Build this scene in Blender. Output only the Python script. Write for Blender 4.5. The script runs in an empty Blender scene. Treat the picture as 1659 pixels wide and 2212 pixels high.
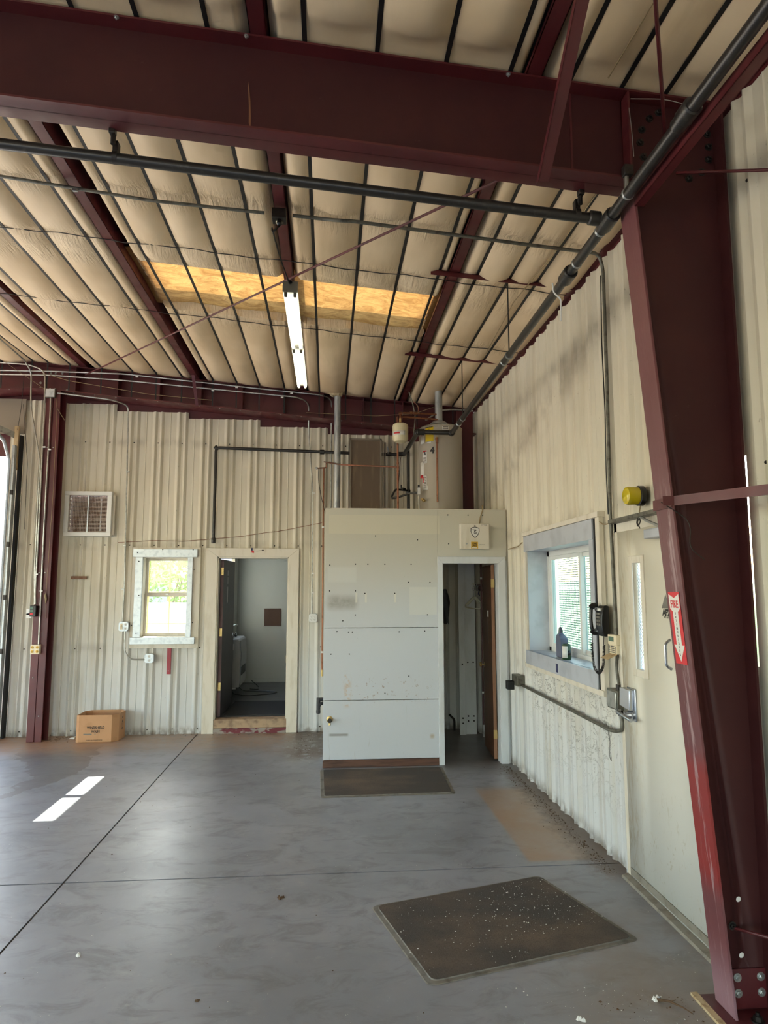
import bpy, math, random
from mathutils import Vector, Matrix
import numpy as np
random.seed(7)
SC = bpy.context.scene
COL = SC.collection

# ------------------------------------------------------------------ camera
cam_d = bpy.data.cameras.new('camera'); cam = bpy.data.objects.new('camera', cam_d); COL.objects.link(cam)
PITCH, YAW, ROLL = .11484, .08372, -.00055
cam.location = (0, 0, 1.8)
fw = Vector((math.sin(YAW)*math.cos(PITCH), math.cos(YAW)*math.cos(PITCH), math.sin(PITCH)))
rt = Vector((math.cos(YAW), -math.sin(YAW), 0)); up = rt.cross(fw)
rt, up = (math.cos(ROLL)*rt + math.sin(ROLL)*up), (-math.sin(ROLL)*rt + math.cos(ROLL)*up)
cam.rotation_euler = Matrix((rt, up, -fw)).transposed().to_euler()
cam_d.sensor_fit = 'HORIZONTAL'; cam_d.sensor_width = 36
cam_d.lens = 36*1441.7/1659
cam_d.clip_start = .05; cam_d.clip_end = 400
SC.camera = cam

# ------------------------------------------------------------------ sky, sun, exposure
SC.view_settings.view_transform = 'Standard'; SC.view_settings.look = 'None'
SC.view_settings.gamma = 1; SC.view_settings.use_curve_mapping = False
SC.view_settings.exposure = 2.28
W = bpy.data.worlds.new('world'); SC.world = W; W.use_nodes = True
wn = W.node_tree.nodes; wl = W.node_tree.links; wn.clear()
sky = wn.new('ShaderNodeTexSky'); sky.sky_type = 'NISHITA'; sky.sun_disc = False
sky.sun_elevation = math.radians(34); sky.sun_rotation = 0; sky.air_density = 1.35; sky.dust_density = 1.4
bg = wn.new('ShaderNodeBackground'); bg.inputs[1].default_value = .26
wo = wn.new('ShaderNodeOutputWorld'); wl.new(sky.outputs[0], bg.inputs[0]); wl.new(bg.outputs[0], wo.inputs[0])
sun_d = bpy.data.lights.new('sun', 'SUN'); sun_d.energy = 5.5; sun_d.angle = .004; sun_d.color = (1, .93, .82)
sun = bpy.data.objects.new('sun', sun_d); COL.objects.link(sun); sun.location = (0, 30, 30)
sun.rotation_euler = Vector((.012, -1, -.662)).to_track_quat('-Z', 'Y').to_euler()
SC.cycles.max_bounces = 7; SC.cycles.diffuse_bounces = 4; SC.cycles.glossy_bounces = 3
SC.cycles.use_adaptive_sampling = True; SC.cycles.adaptive_threshold = .08; SC.cycles.adaptive_min_samples = 20
SC.cycles.transmission_bounces = 6; SC.cycles.transparent_max_bounces = 12
SC.cycles.sample_clamp_indirect = 6; SC.cycles.caustics_reflective = False; SC.cycles.caustics_refractive = False

# ------------------------------------------------------------------ materials
def lin(c):
    return tuple(((x/255)/12.92 if x/255 <= .04045 else ((x/255+.055)/1.055)**2.4) for x in c)
class G:
    def __init__(s, name):
        s.m = bpy.data.materials.new(name); s.m.use_nodes = True
        s.n = s.m.node_tree.nodes; s.l = s.m.node_tree.links
        s.b = s.n['Principled BSDF']; s.out = s.n['Material Output']
        s.geo = s.n.new('ShaderNodeNewGeometry'); s.pos = s.geo.outputs['Position']
    def put(s, sock, v):
        if isinstance(v, bpy.types.NodeSocket): s.l.new(v, sock)
        elif isinstance(v, (tuple, list)): sock.default_value = tuple(v)+((1,) if len(v) == 3 and sock.type == 'RGBA' else ())
        else: sock.default_value = v
    def math(s, op, a, b=0, c=0):
        n = s.n.new('ShaderNodeMath'); n.operation = op
        for i, v in enumerate((a, b, c)): s.put(n.inputs[i], v)
        return n.outputs[0]
    def xyz(s):
        if not hasattr(s, '_x'):
            n = s.n.new('ShaderNodeSeparateXYZ'); s.l.new(s.pos, n.inputs[0]); s._x = n.outputs
        return s._x
    def ramp(s, v, a, b, lo=0, hi=1):
        n = s.n.new('ShaderNodeMapRange'); n.interpolation_type = 'SMOOTHSTEP'
        s.put(n.inputs[0], v)
        for i, k in enumerate((a, b, lo, hi)): n.inputs[i+1].default_value = k
        return n.outputs[0]
    def noise(s, scale=(5, 5, 5), detail=3, rough=.55, dist=0):
        if not isinstance(scale, tuple): scale = (scale,)*3
        mp = s.n.new('ShaderNodeMapping'); mp.inputs['Scale'].default_value = scale; s.l.new(s.pos, mp.inputs[0])
        n = s.n.new('ShaderNodeTexNoise'); n.inputs['Scale'].default_value = 1
        n.inputs['Detail'].default_value = detail; n.inputs['Roughness'].default_value = rough; n.inputs['Distortion'].default_value = dist
        s.l.new(mp.outputs[0], n.inputs['Vector']); return n.outputs['Fac']
    def mix(s, f, a, b):
        n = s.n.new('ShaderNodeMix'); n.data_type = 'RGBA'
        s.put(n.inputs[0], f); s.put(n.inputs[6], a); s.put(n.inputs[7], b); return n.outputs[2]
    def bump(s, h, strength=.3, dist=.01, prev=None):
        n = s.n.new('ShaderNodeBump'); n.inputs['Strength'].default_value = strength; n.inputs['Distance'].default_value = dist
        s.put(n.inputs['Height'], h)
        if prev: s.l.new(prev, n.inputs['Normal'])
        return n.outputs[0]
    def fin(s, col, rough=.6, metal=0, spec=.5, normal=None):
        s.put(s.b.inputs['Base Color'], col); s.put(s.b.inputs['Roughness'], rough); s.put(s.b.inputs['Metallic'], metal)
        s.b.inputs['Specular IOR Level'].default_value = spec
        if normal: s.l.new(normal, s.b.inputs['Normal'])
        return s.m
def mat(name, c, rough=.6, metal=0, spec=.5, c2=None, sc=8, lo=.45, hi=.7, amt=1, bump=0, bsc=60, bd=.002):
    """plain colour, optionally a second colour in noise patches and fine relief"""
    g = G(name); col = lin(c)
    if c2: col = g.mix(g.math('MULTIPLY', g.ramp(g.noise(sc, 4), lo, hi), amt), lin(c), lin(c2))
    nm = g.bump(g.noise(bsc, 3), bump, bd) if bump else None
    return g.fin(col, rough, metal, spec, nm)
def emis(name, c, e):
    g = G(name); g.fin(c, .5); g.b.inputs['Emission Color'].default_value = (*c, 1); g.b.inputs['Emission Strength'].default_value = e
    return g.m
M = {}
M['cream_trim'] = mat('cream_trim', (220, 213, 198), .5, c2=(196, 186, 164), sc=(14, 14, 3), amt=.6)
M['galv'] = mat('galvanised', (196, 202, 206), .38, .55, c2=(168, 176, 184), sc=22, amt=.8)
M['galv_conduit'] = mat('conduit_metal', (178, 178, 172), .33, .75, c2=(130, 128, 120), sc=20, amt=.6)
M['dull_conduit'] = mat('dull_conduit', (112, 110, 100), .5, .5, c2=(80, 76, 68), sc=20)
M['zinc'] = mat('zinc', (170, 172, 170), .35, .7)
M['steel_dark'] = mat('dark_steel', (52, 48, 45), .45, .5, c2=(30, 28, 27), sc=30)
M['black_pipe'] = mat('black_iron_pipe', (52, 50, 48), .3, .35, c2=(92, 86, 78), sc=(30, 30, 30), lo=.55, hi=.8, amt=.6)
M['black'] = mat('black_plastic', (17, 17, 19), .28)
M['black_matt'] = mat('black_matt', (20, 20, 22), .75)
M['white_plastic'] = mat('white_plastic', (226, 226, 222), .4)
M['ivory'] = mat('ivory_plastic', (226, 214, 184), .45)
M['strap'] = mat('steel_strap', (22, 21, 22), .5)
M['wire'] = mat('thin_wire', (50, 44, 40), .5, .4)
M['tan_wire'] = mat('tan_cable', (150, 130, 96), .6)
M['copper'] = mat('copper', (146, 98, 74), .38, .75, c2=(100, 64, 46), sc=25, lo=.5, hi=.75)
M['brass'] = mat('brass', (188, 162, 108), .32, .8)
M['chrome'] = mat('satin_chrome', (188, 192, 200), .25, .85)
M['wood_brown'] = mat('brown_wood', (94, 60, 40), .45, c2=(66, 42, 30), sc=(40, 40, 2.2), lo=.35, hi=.7)
M['wood_edge'] = mat('raw_wood', (134, 96, 72), .6, c2=(120, 78, 50), sc=(60, 60, 3))
M['raw_board'] = mat('raw_board', (196, 174, 136), .7, c2=(160, 134, 98), sc=(30, 30, 3))
M['door_dark'] = mat('dark_door_wood', (62, 55, 56), .42, c2=(44, 38, 40), sc=(30, 30, 2))
M['door_edge'] = mat('door_edge_paint', (96, 68, 72), .5, c2=(70, 52, 54), sc=(20, 20, 4))
M['base_wood'] = mat('dark_wood_base', (98, 66, 52), .5, c2=(66, 42, 34), sc=(4, 30, 60))
M['office_wall'] = mat('office_wall_paint', (190, 190, 182), .7, bump=.1, bsc=80)
M['office_floor'] = mat('office_tile', (84, 84, 84), .35, c2=(66, 66, 66), sc=4)
M['office_mat'] = mat('office_mat', (54, 54, 56), .9)
M['brown_panel'] = mat('brown_panel', (84, 56, 40), .6)
M['heater_body'] = mat('grey_beige_enamel', (168, 160, 146), .3)
M['wall_heater'] = mat('wall_heater_enamel', (168, 166, 164), .35)
M['tank_cream'] = mat('cream_enamel', (212, 202, 168), .3)
M['print_black'] = mat('black_print', (26, 24, 24), .6)
M['print_grey'] = mat('grey_print', (120, 116, 108), .6)
M['print_red'] = mat('red_print', (206, 44, 52), .5)
M['paper'] = mat('white_paper', (222, 220, 214), .6)
M['label_yellow'] = mat('yellow_label', (238, 206, 40), .5)
M['label_gold'] = mat('gold_label', (214, 170, 48), .4)
M['card'] = mat('cardboard', (196, 150, 110), .8, c2=(184, 138, 98), sc=6)
M['card_in'] = mat('cardboard_inside', (176, 128, 96), .85)
M['amber'] = mat('amber_lens', (196, 176, 30), .12)
M['bottle'] = mat('grey_bottle', (96, 102, 122), .38)
M['bottle_cap'] = mat('bottle_cap', (60, 62, 76), .4)
M['green_can'] = mat('green_can_print', (36, 66, 40), .3)
M['lcd'] = mat('lcd_green', (70, 104, 84), .3)
M['screen_brown'] = mat('dirty_screen', (112, 96, 80), .8, c2=(140, 122, 100), sc=(16, 16, 2), lo=.5, hi=.8)
M['screen_frame'] = mat('screen_frame', (134, 124, 110), .5, .2)
M['rust_screen'] = mat('rusty_mesh', (176, 160, 146), .6, c2=(140, 112, 92), sc=16)
M['dust'] = mat('leaf_litter', (96, 74, 54), .95, c2=(60, 46, 36), sc=40)
M['speck'] = mat('white_fluff', (222, 220, 214), .9)
M['closet_white'] = mat('white_gloss_trim', (214, 218, 222), .42, c2=(192, 194, 192), sc=(6, 6, 2), amt=.6)
M['blue_grey'] = mat('blue_grey_sheet', (188, 192, 200), .42, .1, c2=(172, 176, 184), sc=(5, 5, 5))
M['blue_tape'] = mat('dark_blue_tape', (40, 44, 84), .5)
M['hanger'] = mat('hanger_plastic', (206, 204, 182), .4)
M['yellow_steel'] = mat('yellow_steel', (214, 182, 70), .5)
M['gravel'] = mat('pale_ground', (196, 188, 172), .95, c2=(170, 160, 142), sc=1.5)
M['leaf'] = mat('green_leaf', (120, 158, 62), .6, c2=(84, 126, 48), sc=3)
M['shed_wall'] = mat('far_building_wall', (198, 150, 112), .8)
M['shed_grey'] = mat('far_building_grey', (150, 150, 152), .8)
M['concrete_step'] = mat('step_concrete', (176, 150, 122), .85, c2=(132, 110, 92), sc=9, bump=.3)
M['step_chips'] = mat('chipped_red_paint', (150, 142, 134), .8, c2=(112, 52, 60), sc=(7, 7, 16), lo=.45, hi=.52, bump=.4)
M['pvc_dark'] = mat('dark_drain_pipe', (48, 48, 50), .5)
M['sheet_dirty'] = mat('torn_foil', (178, 160, 128), .6)
M['alu_sill'] = mat('aluminium_sill', (140, 134, 122), .6, .2, c2=(120, 112, 100), sc=14)

def red_primer(nm='red_oxide_primer', a=(80, 30, 34), b=(96, 38, 41), r0=.34, r1=.5, sp=.5):
    g = G(nm); n = g.noise((3, 3, 3), 4)
    col = g.mix(g.ramp(n, .35, .75), lin(a), lin(b))
    col = g.mix(g.math('MULTIPLY', g.ramp(g.noise((22, 22, 22), 5, .7), .68, .74), .25), col, lin((110, 84, 78)))
    return g.fin(col, g.ramp(g.noise((8, 8, 8), 3), .3, .7, r0, r1), 0, sp, g.bump(g.noise((50, 50, 50), 3), .08, .002))
M['red'] = red_primer(); M['red_web'] = red_primer('dull_red_web', (62, 28, 30), (70, 33, 33), .5, .62, .3); M['red_bright'] = mat('bright_red_paint', (150, 36, 52), .4)
def red_worn():
    g = G('worn_red_flange'); z = g.xyz()[2]
    base = g.mix(g.ramp(g.noise((2, 2, 2), 3), .3, .7), lin((112, 66, 70)), lin((98, 54, 58)))
    bright = g.math('MULTIPLY', g.ramp(z, .45, .6), g.ramp(z, 1.12, .98)) 
    base = g.mix(bright, base, lin((132, 42, 42)))
    st = g.ramp(g.noise((26, 26, 1.4), 5, .7, .4), .52, .62)
    lowz = g.ramp(z, 2.35, 2.1)
    y = g.xyz()[1]
    band = g.math('MULTIPLY', g.ramp(y, 2.89, 2.91), g.ramp(y, 2.99, 2.96))
    col = g.mix(g.math('MULTIPLY', g.math('MULTIPLY', st, lowz), g.math('MULTIPLY', band, .75)), base, lin((164, 138, 142)))
    col = g.mix(g.math('MULTIPLY', g.ramp(z, .32, .05), .55), col, lin((158, 128, 138)))
    return g.fin(col, .42, 0, .5, g.bump(st, .25, .002))
M['red_worn'] = red_worn()
def panel_paint(name, base=(214, 207, 188), low=(206, 208, 208), cob=False):
    g = G(name); x, y, z = g.xyz()
    c = g.mix(g.ramp(z, .2, 2.2), lin(low), lin(base))
    c = g.mix(g.math('MULTIPLY', g.ramp(g.noise((9, 9, .5), 4), .45, .75), .4), c, lin((178, 164, 134)))
    c = g.mix(g.math('MULTIPLY', g.ramp(g.noise((1.2, 1.2, 1.2), 3), .5, .8), .3), c, lin((168, 160, 146)))
    # dust line at the girts
    for h in (3.70, 2.36, 1.06):
        d = g.math('ABSOLUTE', g.math('SUBTRACT', z, h))
        c = g.mix(g.math('MULTIPLY', g.ramp(d, .10, .0), g.math('MULTIPLY', g.ramp(g.noise((5, 5, 3), 3), .4, .7), .35)), c, lin((120, 112, 100)))
    c = g.mix(g.math('MULTIPLY', g.ramp(z, .12, 0), g.math('MULTIPLY', g.ramp(g.noise((14, 14, 8), 3), .35, .6), .7)), c, lin((96, 78, 58)))
    c = g.mix(g.math('MULTIPLY', g.ramp(g.noise((60, 60, 30), 3, .6), .70, .74), .5), c, lin((110, 90, 64)))
    if cob:   # cobwebs and dirt under the side window
        k = g.math('MULTIPLY', g.ramp(y, 6.5, 6.2), g.ramp(y, 4.2, 4.5))
        k = g.math('MULTIPLY', k, g.math('MULTIPLY', g.ramp(z, 1.09, 1.05), g.ramp(z, .1, .85)))
        w = g.math('MAXIMUM', g.math('MULTIPLY', g.ramp(g.noise((5, 5, 6), 5, .7, 2.2), .53, .55), g.ramp(g.noise((5, 5, 6), 5, .7, 2.2), .58, .56)), g.math('MULTIPLY', g.ramp(g.noise((24, 24, 14), 5, .8, 1), .60, .66), .6))
        c = g.mix(g.math('MULTIPLY', w, g.math('MULTIPLY', k, .6)), c, lin((70, 62, 50)))
        fw_ = g.math('MULTIPLY', g.ramp(y, 6.4, 6.8), g.ramp(z, 2.4, 2.2))
        # soot smudges running down the upper wall
        zz = g.math('ADD', z, g.math('MULTIPLY', y, .23))
        s_ = g.ramp(g.math('ABSOLUTE', g.math('SUBTRACT', zz, 4.72)), .28, 0)
        c = g.mix(g.math('MULTIPLY', s_, g.math('MULTIPLY', g.ramp(g.noise((3, 3, 2.4), 4), .42, .66), .5)), c, lin((112, 98, 78)))
    return g.fin(c, .46, 0, .45, g.bump(g.noise((30, 30, 4), 2), .05, .002))
M['panel'] = panel_paint('cream_panel_paint')
M['panel_side'] = panel_paint('cream_side_panel_paint', cob=True)
def insul():
    g = G('insulation_facing'); x, y, z = g.xyz()
    c = g.mix(g.ramp(g.noise((1.6, 1.0, 1), 3), .35, .7), lin((228, 206, 173)), lin((211, 187, 151)))
    c = g.mix(g.math('MULTIPLY', g.ramp(g.noise((5, .8, 2), 4), .55, .8), .4), c, lin((176, 152, 112)))
    h = None
    for w in (4.30, 5.03, 6.37, 5.33, 6.30):
        d = g.math('ABSOLUTE', g.math('SUBTRACT', y, w)); k = g.ramp(d, .22, .0)
        h = k if h is None else g.math('MAXIMUM', h, k)
    wr = g.math('MULTIPLY', g.noise((42, 6, 6), 4, .6, .6), h)
    nm = g.bump(wr, .8, .02); nm = g.bump(g.noise((9, 2.2, 4), 3), .25, .012, nm)
    return g.fin(c, .52, 0, .35, nm)
M['insul'] = insul()
def film():
    g = G('skylight_film'); n = g.noise((5, 9, 5), 6, .7, 1.2)
    c = g.mix(g.ramp(n, .34, .66), lin((212, 166, 98)), lin((168, 122, 66)))
    c = g.mix(g.ramp(g.noise((30, 40, 30), 4, .7), .62, .75), c, lin((120, 82, 46)))
    x, y, z = g.xyz()
    e = g.math('MAXIMUM', g.ramp(y, 5.50, 5.42), g.math('MAXIMUM', g.ramp(x, .78, .95), g.ramp(x, -1.4, -1.65)))  # shade at the recess edges, put into the film colour
    c = g.mix(g.math('MULTIPLY', e, .65), c, lin((110, 74, 48)))
    nm = g.bump(n, .6, .03)
    d = g.n.new('ShaderNodeBsdfDiffuse'); t = g.n.new('ShaderNodeBsdfTranslucent'); gl = g.n.new('ShaderNodeBsdfGlossy')
    gl.inputs['Roughness'].default_value = .3
    for q in (d, t): g.put(q.inputs[0], c)
    for q in (d, t, gl): g.l.new(nm, q.inputs['Normal'])
    m1 = g.n.new('ShaderNodeMixShader'); m1.inputs[0].default_value = .22; g.l.new(d.outputs[0], m1.inputs[1]); g.l.new(t.outputs[0], m1.inputs[2])
    m2 = g.n.new('ShaderNodeMixShader'); m2.inputs[0].default_value = .05; g.l.new(m1.outputs[0], m2.inputs[1]); g.l.new(gl.outputs[0], m2.inputs[2])
    g.l.new(m2.outputs[0], g.out.inputs[0]); return g.m
M['film'] = film()
def glass(name, tint=(.9, .95, .95), gl=.08):
    g = G(name); t = g.n.new('ShaderNodeBsdfTransparent'); t.inputs[0].default_value = (*tint, 1)
    q = g.n.new('ShaderNodeBsdfGlossy'); q.inputs['Roughness'].default_value = .03
    m = g.n.new('ShaderNodeMixShader'); m.inputs[0].default_value = gl
    g.l.new(t.outputs[0], m.inputs[1]); g.l.new(q.outputs[0], m.inputs[2]); g.l.new(m.outputs[0], g.out.inputs[0]); return g.m
M['glass'] = glass('clear_glass'); M['glass_teal'] = glass('tinted_glass', (.74, .86, .86), .06)
def frosted():
    g = G('wired_glass'); t = g.n.new('ShaderNodeBsdfTransparent'); t.inputs[0].default_value = (.8, .85, .88, 1)
    d = g.n.new('ShaderNodeBsdfTranslucent'); d.inputs[0].default_value = (.85, .9, .93, 1)
    m = g.n.new('ShaderNodeMixShader'); m.inputs[0].default_value = .25
    g.l.new(t.outputs[0], m.inputs[1]); g.l.new(d.outputs[0], m.inputs[2]); g.l.new(m.outputs[0], g.out.inputs[0]); return g.m
M['wired'] = frosted()
def concrete():
    g = G('shop_floor_concrete'); x, y, z = g.xyz()
    c = g.mix(g.ramp(g.noise((.55, .55, 1), 5, .6), .32, .68), lin((150, 152, 160)), lin((122, 124, 131)))
    c = g.mix(g.math('MULTIPLY', g.ramp(g.noise((3.2, 5.5, 1), 6, .7, .8), .47, .68), .55), c, lin((94, 93, 94)))
    c = g.mix(g.math('MULTIPLY', g.ramp(g.noise((9, 12, 1), 5, .7), .56, .76), .35), c, lin((172, 171, 170)))
    n1 = g.noise((2.4, 2.4, 1), 5, .65); n2 = g.noise((11, 11, 1), 5, .7)
    # greenish grey traffic area
    # brown dust along the back wall
    d3 = g.math('MULTIPLY', g.ramp(g.math('ADD', y, g.math('MULTIPLY', n1, 1.6)), 8.3, 9.4), .75)
    c = g.mix(g.math('MULTIPLY', d3, g.ramp(n2, .25, .55)), c, lin((168, 138, 108)))
    # dirt by the closet side wall
    k = g.math('MULTIPLY', g.ramp(x, -.62, -.25), g.math('MULTIPLY', g.ramp(x, 0, -.03), g.ramp(y, 7.2, 7.6)))
    c = g.mix(g.math('MULTIPLY', k, g.ramp(n2, .35, .5)), c, lin((84, 62, 46)))
    # old mat outline by the side wall
    box = g.math('MULTIPLY', g.math('MULTIPLY', g.ramp(x, 1.33, 1.37), g.ramp(y, 4.55, 4.60)), g.ramp(y, 6.3, 6.1))
    c = g.mix(g.math('MULTIPLY', box, g.ramp(n1, .2, .7, .6, .95)), c, lin((160, 130, 100)))
    # dirt at foot of side wall
    ew = g.ramp(g.math('ADD', x, g.math('MULTIPLY', n2, .35)), 1.82, 2.02)
    ew = g.math('MULTIPLY', ew, g.math('MULTIPLY', g.ramp(y, 4.1, 4.4), g.ramp(y, 7.1, 6.7)))
    c = g.mix(g.math('MULTIPLY', ew, .9), c, lin((86, 64, 46)))
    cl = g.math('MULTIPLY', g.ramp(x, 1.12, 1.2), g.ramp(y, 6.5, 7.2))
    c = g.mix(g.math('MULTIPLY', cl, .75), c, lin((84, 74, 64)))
    nr = g.math('MULTIPLY', g.ramp(x, .7, 1.4), g.ramp(y, 4.3, 3.2))
    c = g.mix(g.math('MULTIPLY', nr, g.ramp(n1, .3, .6, .15, .6)), c, lin((128, 108, 88)))
    # dried puddle
    xc = g.math('ADD', -2.83, g.math('MULTIPLY', g.math('SINE', g.math('MULTIPLY', g.math('SUBTRACT', y, 6.3), 2.6)), .16))
    wd = g.ramp(y, 6.2, 8.1, .05, .42)
    dd = g.math('SUBTRACT', g.math('ADD', g.math('ABSOLUTE', g.math('SUBTRACT', x, xc)), g.math('MULTIPLY', g.math('SUBTRACT', g.noise((5, 5, 1), 4, .6), .5), .5)), wd)
    st_ = g.math('MULTIPLY', g.ramp(dd, .012, -.012), g.math('MULTIPLY', g.ramp(y, 6.0, 6.4), g.ramp(y, 8.3, 8.1)))
    c = g.mix(g.math('MULTIPLY', st_, .7), c, lin((92, 86, 82)))
    rim = g.math('MULTIPLY', g.ramp(g.math('ABSOLUTE', dd), .02, .0), g.math('MULTIPLY', g.ramp(y, 6.0, 6.4), g.ramp(y, 8.3, 8.1)))
    c = g.mix(g.math('MULTIPLY', rim, .5), c, lin((88, 78, 70)))
    far = g.math('MULTIPLY', g.ramp(x, -2.3, -2.9), g.ramp(y, 7.7, 8.2))
    c = g.mix(g.math('MULTIPLY', far, g.ramp(n2, .3, .55, .4, .95)), c, lin((160, 124, 96)))
    nm = g.bump(g.noise((26, 26, 1), 5, .7), .10, .004)
    g.b.inputs['Coat Weight'].default_value = .5; g.b.inputs['Coat Roughness'].default_value = .34
    return g.fin(c, g.ramp(n1, .3, .7, .42, .6), 0, .5, nm)
M['floor'] = concrete(); M['joint'] = mat('joint_dirt', (74, 60, 50), .95)
def rubber():
    g = G('rubber_mat'); n = g.noise((1.6, 2.4, 1), 4)
    c = g.mix(g.ramp(n, .4, .72), lin((80, 75, 71)), lin((112, 97, 84)))
    c = g.mix(g.math('MULTIPLY', g.ramp(g.noise((90, 90, 1), 3), .45, .7), .35), c, lin((58, 54, 52)))
    return g.fin(c, .9, 0, .3, g.bump(g.noise((160, 160, 1), 2), .5, .004))
M['rubber'] = rubber(); M['rubber_edge'] = mat('mat_rim', (122, 118, 110), .8, c2=(94, 90, 84), sc=12)
def boardpaint():
    g = G('partition_paint'); x, y, z = g.xyz()
    c = g.mix(g.ramp(z, 1.35, 2.45), lin((204, 208, 214)), lin((200, 196, 180)))  # bluer lower down: low sky light put into the paint colour
    box = g.math('MULTIPLY', g.math('MULTIPLY', g.ramp(x, .005, .01), g.ramp(x, 1.19, 1.185)), g.math('MULTIPLY', g.ramp(z, 2.38, 2.385), g.ramp(z, 2.585, 2.58)))
    c = g.mix(g.math('MULTIPLY', box, .6), c, lin((214, 208, 186)))
    # soot above the old dispenser, pale rectangles where things hung
    def rect(x0, x1, z0, z1, e=.006):
        return g.math('MULTIPLY', g.math('MULTIPLY', g.ramp(x, x0-e, x0+e), g.ramp(x, x1+e, x1-e)), g.math('MULTIPLY', g.ramp(z, z0-e, z0+e), g.ramp(z, z1+e, z1-e)))
    n = g.noise((12, 12, 12), 5, .7)
    c = g.mix(g.math('MULTIPLY', rect(0, .3, 1.60, 1.72, .05), g.ramp(n, .2, .7, .3, .75)), c, lin((134, 130, 120)))
    c = g.mix(g.math('MULTIPLY', rect(.86, 1.15, 1.53, 1.82), .5), c, lin((222, 222, 216)))
    c = g.mix(g.math('MULTIPLY', rect(.0, .3, 1.87, 2.03, .015), .4), c, lin((216, 218, 214)))
    for xx in (.29, .39, .70): c = g.mix(g.math('MULTIPLY', rect(xx, xx+.02, 1.66, 1.76, .004), .7), c, lin((226, 224, 214)))
    low = g.math('MULTIPLY', rect(.25, 1.1, .64, .88, .05), g.ramp(g.noise((28, 28, 28), 5, .75), .6, .66))
    c = g.mix(g.math('MULTIPLY', low, .75), c, lin((146, 118, 92)))
    sp = g.ramp(g.noise((40, 40, 40), 4, .7), .69, .73)
    c = g.mix(g.math('MULTIPLY', sp, .55), c, lin((150, 130, 104)))
    st = g.math('MULTIPLY', g.ramp(g.noise((26, 26, 2), 4, .7), .62, .72), g.ramp(z, .95, .3))
    c = g.mix(g.math('MULTIPLY', st, .4), c, lin((164, 158, 146)))
    c = g.mix(g.math('MULTIPLY', rect(.18, .24, .6, .95, .03), g.math('MULTIPLY', g.ramp(n, .5, .62), .6)), c, lin((196, 160, 122)))
    c = g.mix(g.math('MULTIPLY', rect(.03, .22, .31, .33, .015), g.math('MULTIPLY', g.ramp(n, .3, .55), .8)), c, lin((104, 90, 74)))
    c = g.mix(g.math('MULTIPLY', rect(1.07, 1.11, .27, .31, .015), .8), c, lin((176, 160, 136)))
    return g.fin(c, .45, 0, .5, g.bump(g.noise((14, 14, 14), 3), .05, .003))
M['board'] = boardpaint()
def door_white():
    g = G('dirty_white_door'); x, y, z = g.xyz()
    c = g.mix(g.ramp(z, .2, 1.8), lin((214, 213, 206)), lin((212, 206, 188)))
    e = g.math('MULTIPLY', g.ramp(y, 3.98, 4.2), g.ramp(g.noise((16, 16, 3), 6, .75, 1), .48, .6))
    c = g.mix(g.math('MULTIPLY', e, .55), c, lin((176, 158, 120)))
    f = g.math('MULTIPLY', g.ramp(z, 1.0, .2), g.ramp(g.noise((22, 22, 9), 6, .75, 1.4), .58, .64))
    c = g.mix(g.math('MULTIPLY', f, .55), c, lin((176, 164, 132)))
    return g.fin(c, .42, 0, .5, g.bump(g.noise((5, 5, 3), 3), .1, .004))
M['door_white'] = door_white()
def diamond(name, col, dark):
    g = G(name); c = g.mix(g.ramp(g.noise((30, 30, 30), 2), .4, .6), lin(col), lin(dark)); return g.fin(c, .5)
M['vent_metal'] = mat('galvanised_duct', (176, 180, 182), .36, .6, c2=(140, 146, 152), sc=(18, 18, 6), amt=.9)

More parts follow.
